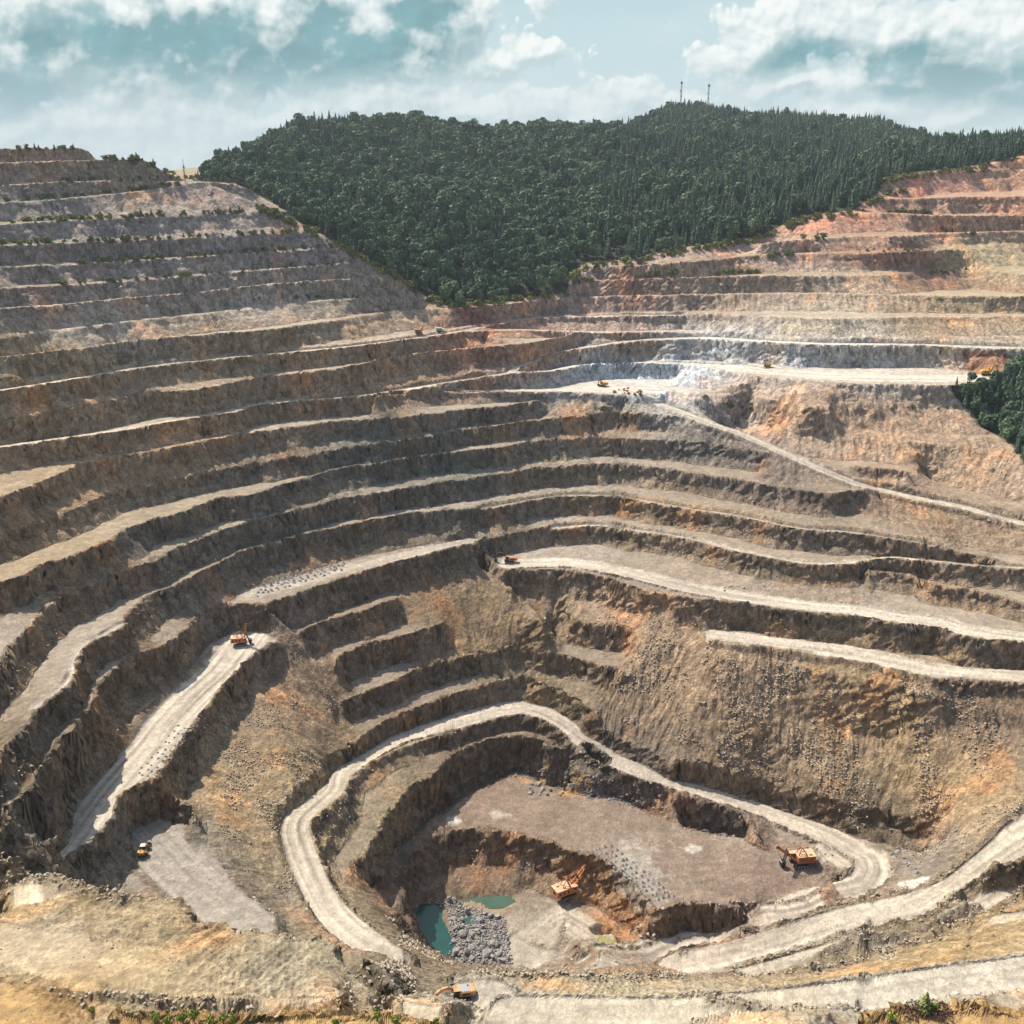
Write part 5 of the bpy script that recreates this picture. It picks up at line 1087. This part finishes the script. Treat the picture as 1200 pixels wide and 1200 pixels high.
rubble('rubble', "loose grey stones on the near plateau", np.nonzero((V > 1020) & (U < 520) & (dist < 330) & (patchy > -.1) & free)[0], 3200, .10, .5, M_ROCKB, 5)
rubble('rubble', "stones scattered over the near right bank", np.nonzero((V > 1120) & (U > 540) & (dist < 340) & free)[0], 2600, .10, .6, M_ROCKB, 6)

tick('stones')
# ------------------------------------------------------------------ cones of drill cuttings round blast holes
bm = bmesh.new(); bmesh.ops.create_cone(bm, cap_ends=False, segments=12, radius1=1.05, radius2=.3, depth=.75)
for v in bm.verts: v.co += Vector((random.uniform(-.15, .15), random.uniform(-.15, .15), .38 + random.uniform(-.05, .08)))
cone_me = bpy.data.meshes.new('cuttings_cone'); bm.to_mesh(cone_me); bm.free(); cone_me.materials.append(M_CUT)
def cone(u, v, label, group, s=1):
    p = gz(u + random.uniform(-1.9, 1.9), v + random.uniform(-1.2, 1.2))
    if p is None: return
    o = bpy.data.objects.new('cuttings_cone', cone_me); COL.objects.link(o); o.location = p; o.rotation_euler = (0, 0, random.uniform(0, 6.28)); o.scale = (s * random.uniform(.75, 1.25), s * random.uniform(.75, 1.25), s * random.uniform(.5, 1.1)); tag(o, label, 'cuttings cone', group)
for i in range(13):
    for j in range(4): cone(697 + i * 6.1 + j * 6.5, 997 + i * 4.8 - j * 1.6, "small dark cone of drill cuttings on the pit floor above the orange bank", "cuttings cones on the pit floor")
for i in range(16):
    for j in range(4): cone(300 + i * 6.6 + j * 3, 698 - i * 2.0 - j * 3.6, "small dark cone of drill cuttings on the pale bench behind the spoil slope", "cuttings cones on the pale bench", 1.1)
for i in range(10):
    for j in range(3): cone(221 - i * 5.2 - j * 6, 855 + i * 6.2 - j * 2, "small dark cone of drill cuttings beside the sloping left haul road", "cuttings cones on the left haul road", .62)

tick('cones')
# ------------------------------------------------------------------ plants
def leaf_cloud(pts, nrm, size, r):
    """triangular leaf clumps at points, facing roughly outward"""
    vs, fs = [], []
    for p, n_ in zip(pts, nrm):
        n_ = (n_ + Vector((r.gauss(0, .45), r.gauss(0, .45), r.gauss(0, .45)))).normalized(); t = n_.orthogonal().normalized(); t.rotate(Matrix.Rotation(r.uniform(0, 6.3), 3, n_)); b = n_.cross(t); s = size * r.uniform(.6, 1.35); i = len(vs)
        vs += [p + t * s, p + b * s * .8, p - t * s, p - b * s * .8 + n_ * s * .3]; fs += [(i, i + 1, i + 2, i + 3)]
    return vs, fs
def conifer(seed, h=16.0, w=2.7):
    r = random.Random(seed); vs, fs = [], []
    n = 17
    for k in range(n):
        f = k / (n - 1); z = h * (.10 + .88 * f); rad = w * (1 - f) ** .85 * r.uniform(.8, 1.12) + .15
        m = max(5, int(11 * (1 - f) + 4))
        for q in range(m):
            a = 2 * math.pi * (q + r.random() * .7) / m; rr_ = rad * r.uniform(.72, 1.15); da = 2.6 / m; i = len(vs); dz = h * .055
            vs += [Vector((0, 0, z + dz)), Vector((math.cos(a - da) * rr_ * .8, math.sin(a - da) * rr_ * .8, z - dz * .6)), Vector((math.cos(a) * rr_, math.sin(a) * rr_, z - dz * 1.1)), Vector((math.cos(a + da) * rr_ * .8, math.sin(a + da) * rr_ * .8, z - dz * .4))]; fs += [(i, i + 1, i + 2), (i, i + 2, i + 3)]
    return vs, fs
def broad(seed, h=12.0, w=4.6, n=420, leaf=.85):
    r = random.Random(seed); lobes = [(Vector((0, 0, h * .62)), w * .78, h * .36)]
    for k in range(7): a = r.uniform(0, 6.28); d = w * r.uniform(.35, .62); lobes.append((Vector((math.cos(a) * d, math.sin(a) * d, h * r.uniform(.38, .78))), w * r.uniform(.34, .52), h * r.uniform(.16, .24)))
    P, Nn = [], []
    while len(P) < n:
        c, rx, rz = r.choice(lobes); d = Vector((r.gauss(0, 1), r.gauss(0, 1), r.gauss(.25, 1))).normalized(); q = r.uniform(.78, 1.03); P.append(c + Vector((d.x * rx, d.y * rx, d.z * rz)) * q); Nn.append(d)
    return leaf_cloud(P, Nn, leaf, r)
def trunk(h, r0):
    m = MB().bar((0, 0, -1.5), (0, 0, h * .5), r0, r0 * .7, seg=7).bar((0, 0, h * .48), (0, 0, h * .85), r0 * .7, r0 * .25, seg=6)
    for k in range(4): a = k * 1.7; m.bar((0, 0, h * (.3 + .1 * k)), (math.cos(a) * h * .16, math.sin(a) * h * .16, h * (.42 + .1 * k)), r0 * .35, r0 * .12, seg=5)
    return m
def tree(name, gen, h, r0, mat, loc, label, cat, group):
    o = empty(name, loc); tag(o, label, cat, group); mesh_obj('crown', *gen, mat, o); trunk(h, r0).build('trunk', M_BARK, o); return o
# where the trees stand
cx_, cy_ = np.meshgrid(np.arange(-1000, 1500, 8.8), np.arange(620, 2350, 8.8)); cx_ = cx_.ravel() + rng.uniform(-4, 4, cx_.size); cy_ = cy_.ravel() + rng.uniform(-4, 4, cy_.size)
m = np.abs(np.arctan2(cx_, cy_)) < R(31); cx_, cy_ = cx_[m], cy_[m]
px_, py_ = np.meshgrid(np.arange(200, 460, 5.2), np.arange(430, 900, 5.2)); px_ = px_.ravel() + rng.uniform(-2, 2, px_.size); py_ = py_.ravel() + rng.uniform(-2, 2, py_.size)
def keep(x, y, poly, ymin, ymax):
    z = bil(ZG, *idx(x, y)); u, v = project(x, y, z); k = inpoly(u, v, poly) & (y > ymin) & (y < ymax); return x[k], y[k]
fx, fy = keep(cx_, cy_, FOREST, 62 * B, 999 * B); qx, qy = keep(px_, py_, PATCH, 40 * B, 75 * B)
fz = height(fx, fy); qz = height(qx, qy)
# drop trees that stand out of sight behind the ridges
ang = fz / np.hypot(fx, fy); aidx = ((np.arctan2(fx, fy) - A0) / (A1 - A0) * NA).astype(int)
hz = ZG / rr[:, None]; hmax = np.maximum.accumulate(hz, axis=0); rif, aif = idx(fx, fy)
vis = (fz + 20) / np.hypot(fx, fy) > hmax[np.clip(rif.astype(int), 0, NR - 1), np.clip(aif.astype(int), 0, NA - 1)] - .001
fx, fy, fz = fx[vis], fy[vis], fz[vis]
uu_, vv_ = project(fx, fy, fz)
cn = np.clip(.30 + .45 * (uu_ > 700) + .35 * (uu_ > 900) + .5 * fbm(fx / 90, fy / 90, 2, 200) * 1.6 + .5 * (vv_ < 160) * (uu_ < 400) + .3 * (vv_ < 150), 0.05, .95); con = rng.random(len(fx)) < cn
near_g = (fy < 76 * B) & (uu_ > 500) & (uu_ < 680)
con[near_g] = rng.random(near_g.sum()) < .2
AX = np.r_[qx, fx]; AY = np.r_[qy, fy]; AZ_ = np.r_[qz, fz]; AC = np.r_[rng.random(len(qx)) < .55, con]; isq = np.r_[np.ones(len(qx), bool), np.zeros(len(fx), bool)]; kp = ~(isq & (AX < 268) & (AZ_ > -143))
AX, AY, AZ_, AC, isq = AX[kp], AY[kp], AZ_[kp], AC[kp], isq[kp]
ua_, va_ = project(AX, AY, AZ_)
AC = AC | ((va_ < 192) & (ua_ < 410) & (rng.random(len(AX)) < .75)) | ((va_ < 140) & (rng.random(len(AX)) < .5))
AS = np.clip(rng.normal(1.0, .24, len(AX)), .5, 1.7) * np.clip(.42 + (ua_ - 215) / 190, .42, 1) * np.where(isq, .85, np.where(AC, 1.12, 1.42)) * np.where((AY < 78 * B) & ~isq, .74, 1.0); AR = rng.uniform(0, 6.28, len(AX))
order = np.argsort(-(AS / np.hypot(AX, AY)))
con_proto = [tree('pine_tree', conifer(i, 15, 3.2 + .35 * i), 16, .22, M_CON, (0, 0, 0), "dark green conifer standing in the wood on the hillside", 'tree', 'conifers of the hillside wood') for i in range(3)]
bro_proto = [tree('broadleaf_tree', broad(10 + i, n=620, leaf=.78), 12, .3, M_BRO, (0, 0, 0), "round crowned broadleaf tree standing in the wood on the hillside", 'tree', 'broadleaf trees of the hillside wood') for i in range(3)]
used = {0: 0, 1: 0}; rest = []; first = {}
for i in order:
    c = 1 if AC[i] else 0
    if used[c] >= 298: rest.append(i); continue
    used[c] += 1; pool = con_proto if c else bro_proto; k = used[c] % 3; key = (c, k)
    if key not in first: first[key] = pool[k]; o = pool[k]
    else: o = copy_tree(pool[k])
    o.location = (AX[i], AY[i], AZ_[i] - .3); o.rotation_euler = (0, 0, AR[i]); o.scale = (AS[i],) * 3
    if isq[i]: o['label'] = "dark conifer in the small clump at the right edge below the excavator" if c else "broadleaf tree in the small clump at the right edge below the excavator"; o['group'] = ('conifers' if c else 'broadleaf trees') + ' of the right edge clump'
rest = np.array(rest)
def scatter(name, label, P, pick, sc, rot, tint, protos, cat):
    me = bpy.data.meshes.new(name); me.vertices.add(len(P)); me.vertices.foreach_set('co', P.astype(np.float32).ravel())
    for nm, ty, dat in (('pick', 'INT', pick.astype(np.int32)), ('scl', 'FLOAT', sc.astype(np.float32)), ('rotz', 'FLOAT', rot.astype(np.float32)), ('tint', 'FLOAT', tint.astype(np.float32))):
        a = me.attributes.new(nm, ty, 'POINT'); a.data.foreach_set('value', dat)
    o = bpy.data.objects.new(name, me); COL.objects.link(o); tag(o, label, cat, kind='stuff')
    ng = bpy.data.node_groups.new(name, 'GeometryNodeTree'); ng.interface.new_socket('Geometry', in_out='INPUT', socket_type='NodeSocketGeometry'); ng.interface.new_socket('Geometry', in_out='OUTPUT', socket_type='NodeSocketGeometry')
    N = ng.nodes.new; K = ng.links.new; gi = N('NodeGroupInput'); go = N('NodeGroupOutput'); gt = N('GeometryNodeGeometryToInstance')
    for p in protos[::-1]: oi = N('GeometryNodeObjectInfo'); oi.inputs['Object'].default_value = p; oi.inputs['As Instance'].default_value = True; oi.transform_space = 'ORIGINAL'; K(oi.outputs['Geometry'], gt.inputs[0]) if False else None; oi.name = p.name
    jn = N('GeometryNodeJoinGeometry')
    for p in [n_ for n_ in ng.nodes if n_.bl_idname == 'GeometryNodeObjectInfo']: K(p.outputs['Geometry'], jn.inputs[0])
    ip = N('GeometryNodeInstanceOnPoints'); K(gi.outputs[0], ip.inputs['Points']); K(jn.outputs[0], ip.inputs['Instance']); ip.inputs['Pick Instance'].default_value = True
    def attr(nm, ty): n_ = N('GeometryNodeInputNamedAttribute'); n_.data_type = ty; n_.inputs[0].default_value = nm; return n_.outputs['Attribute']
    K(attr('pick', 'INT'), ip.inputs['Instance Index']); cm = N('ShaderNodeCombineXYZ'); K(attr('rotz', 'FLOAT'), cm.inputs[2]); er = N('FunctionNodeEulerToRotation'); K(cm.outputs[0], er.inputs[0]); K(er.outputs[0], ip.inputs['Rotation']); K(attr('scl', 'FLOAT'), ip.inputs['Scale'])
    K(ip.outputs[0], go.inputs[0]); md = o.modifiers.new('scatter', 'NODES'); md.node_group = ng; return o
crowns = [next(c for c in t.children if c.name.startswith('crown')) for t in con_proto + bro_proto]
big = fbm(AX[rest] / 70, AY[rest] / 70, 2, 210)
# conifer picks 0..2 and broadleaf 3..5 whichever way the join orders them: test both ends by keeping the two kinds apart in two node inputs
for kind, lab in ((1, "dense dark conifer wood covering the far hill"), (0, "dense broadleaf wood covering the lower hill")):
    m = AC[rest] == bool(kind); I_ = rest[m]; pr = crowns[:3] if kind else crowns[3:]
    scatter('forest', lab, np.c_[AX[I_], AY[I_], AZ_[I_] - .3], rng.integers(0, 3, len(I_)), AS[I_], AR[I_], (big[m] * .75 + rng.uniform(-.16, .16, len(I_))), pr, 'forest')
0 and print('trees', len(AX), 'rest', len(rest), 'patch', len(qx))

tick('trees')
# shrubs on the old benches
shrub_me = []; EXTRA = []
for i in range(3):
    v, f = broad(30 + i, 2.6, 1.3, 90, .34); me = bpy.data.meshes.new('shrub'); me.from_pydata([tuple(q) for q in v], [], f); me.update(); me.materials.append(M_SHR); shrub_me.append(me)
for i in range(2):
    v, f = conifer(50 + i, 3.4, .95); me = bpy.data.meshes.new('shrub'); me.from_pydata([tuple(q) for q in v], [], f); me.update(); me.materials.append(M_SHR); shrub_me.append(me)
SHR = []
def shrub(u, v, s, label, group, pool=shrub_me):
    p = gz(u, v)
    if p is None: return
    SHR.append((p, s))
    if (len(SHR) * 0.58) % 1.0 > .58: EXTRA.append((p, s)); return
    o = bpy.data.objects.new('shrub', random.choice(pool)); COL.objects.link(o); o.location = p - Vector((0, 0, .75 * s)); o.scale = (s * random.uniform(.9, 1.5), s * random.uniform(.9, 1.5), s); o.rotation_euler = (0, 0, random.uniform(0, 6.28)); tag(o, label, 'shrub', group)
def berm_row(pts, n, smin, smax, label, group):
    p = np.array(pts, float).reshape(-1, 2); d = np.r_[0, np.cumsum(np.hypot(*np.diff(p, axis=0).T))]
    for k in range(n):
        s = random.random() ** 1.0 * d[-1]; u, v = np.interp(s, d, p[:, 0]), np.interp(s, d, p[:, 1]); shrub(u + random.uniform(-3, 3), v + random.uniform(-2.6, .2), random.uniform(smin, smax), label, group)
SL = "yellow green shrub on the overgrown upper left benches"; SG = "shrubs on the upper left benches"
berm_row([0,263, 60,259, 133,256, 233,252, 333,247], 62, .8, 2.0, SL, SG); berm_row([0,288, 67,285, 143,283, 267,277, 345,272], 70, .8, 1.9, SL, SG); berm_row([90,309, 143,306, 267,298, 395,290], 62, .8, 1.9, SL, SG)
berm_row([60,334, 143,330, 267,320, 400,309, 430,307], 48, .7, 1.6, SL, SG); berm_row([0,237, 100,230, 193,220, 215,216], 40, .8, 1.7, SL, SG); berm_row([60,213, 213,211], 22, .8, 1.5, SL, SG)
SL2 = "low shrub on the rim of the stepped left wall"; SG2 = "shrubs on the left rim"
berm_row([10,173, 93,173], 18, .8, 1.5, SL2, SG2); berm_row([110,187, 167,187, 205,206], 26, .9, 2.2, SL2, SG2); berm_row([215,209, 240,211, 275,216], 22, .8, 2.0, SL2, SG2)
berm_row([290,354, 340,350, 395,349, 440,350], 18, .7, 1.3, "small shrub on the lowest overgrown left bench", "shrubs on the lowest left bench")
SL3 = "shrub on the pinkish upper right benches"; SG3 = "shrubs on the upper right benches"
for row, n_, a, b in (([840,322, 890,320], 22, 1.0, 1.9), ([745,325, 795,323], 12, 1.1, 2.6), ([672,333, 700,330], 8, 1.2, 2.2), ([883,304, 930,298], 12, 1.0, 2.0), ([940,281, 970,279], 8, 1.2, 2.2), ([1040,250, 1090,250], 14, 1.2, 2.4), ([1035,232, 1060,226], 8, 1.2, 2.6), ([1090,322, 1130,317], 8, .8, 1.6), ([1000,296, 1080,294], 10, .7, 1.4), ([850,478, 880,482], 7, .9, 1.6), ([1040,480, 1120,479], 8, .6, 1.2), ([1100,272, 1150,275], 8, .9, 1.7)): berm_row(row, n_, a, b, SL3, SG3)
for row_ in ([300,240, 343,262, 405,294, 440,312, 490,342], [500,352, 540,361, 600,352, 664,346], [668,327, 700,311, 760,305, 800,294, 850,288, 890,281, 945,256, 1000,250, 1033,232], [1036,214, 1077,206, 1133,199, 1190,186]):
    p_ = np.array(row_, float).reshape(-1, 2); d_ = np.r_[0, np.cumsum(np.hypot(*np.diff(p_, axis=0).T))]
    for k in range(int(d_[-1] / 3.2)):
        q_ = random.random() * d_[-1]; g_ = gz(np.interp(q_, d_, p_[:, 0]) + random.uniform(-4, 4), np.interp(q_, d_, p_[:, 1]) + random.uniform(-3, 5) * random.random())
        if g_ is not None: EXTRA.append((g_, random.uniform(1.0, 3.0)))
ex_proto = bpy.data.objects.new('shrub', shrub_me[0]); COL.objects.link(ex_proto); ex_proto.location = gz(150, 260); tag(ex_proto, SL, 'shrub', SG)
scatter('undergrowth', 'scattered low green undergrowth along the old benches', np.array([(p.x, p.y, p.z - .7 * s_) for p, s_ in EXTRA]), np.zeros(len(EXTRA)), np.array([s_ for p, s_ in EXTRA]), rng.uniform(0, 6.28, len(EXTRA)), rng.uniform(-.1, .3, len(EXTRA)), [ex_proto], 'undergrowth')
# young bushes near the camera, each told apart
def bush(u, v, h, w, label, mat=M_YOU, n=260, con=False):
    p = gz(u, v)
    if p is None: return
    o = empty('bush', p, random.uniform(0, 6.28)); tag(o, label, 'bush', 'bushes on the near orange bank')
    g_ = broad(int(u), h, w, n, .16) if not con else conifer(int(u), h, w * .9)
    mesh_obj('foliage', *g_, mat, o); m = MB()
    for k in range(4): a = k * 1.6 + u; m.bar((0, 0, -.2), (math.cos(a) * w * .4, math.sin(a) * w * .4, h * .75), .05, .02, seg=5)
    m.build('stem', M_BARK, o)
for t_ in [(108,1187,1.3,.9,"low round bush alone at the edge of the left orange bank"), (183,1197,1.8,.9,"leftmost bush of the green row on the near bank"), (196,1199,1.2,.8,"short bush second from the left in the near row"), (214,1199,2.2,1.0,"dark green bush in the middle of the near row"), (228,1199,3.1,1.0,"tallest light green bush of the near row"), (248,1200,1.7,.9,"bush right of the tallest one in the near row"), (262,1200,1.5,.8,"small bush second from the right in the near row"), (274,1200,2.4,.8,"pointed bush at the right end of the near row"),
           (392,1199,1.0,.6,"tiny bush left of the thin yellow sapling"), (442,1196,2.6,.8,"thin yellow sapling on the crest of the orange bank"), (463,1199,1.4,.9,"small bush right of the thin yellow sapling"), (511,1199,1.5,.8,"small yellow bush below the orange excavator"), (547,1198,2.4,.8,"slim yellow sapling right of the orange excavator"), (812,1198,1.2,.6,"lone small bush on the bottom edge of the white road"),
           (1045,1197,1.7,.9,"small green bush left of the spruce on the right mound")]: bush(*t_)
bush(1083, 1186, 4.0, 1.5, "large green young spruce on the orange mound at lower right", mat=M_SHR, con=True); bush(1091, 1186, 2.4, 1.4, "leafy bush leaning on the spruce on the right mound")
M_DRY = leaf_mat("dry_leaves", (.07, .035, .025), (.14, .07, .05)); bush(1070, 1190, 1.5, 2.6, "low reddish dry scrub left of the spruce", mat=M_DRY, n=420); bush(1102, 1190, 1.4, 2.2, "low reddish dry scrub right of the spruce", mat=M_DRY, n=380)
tick('end')
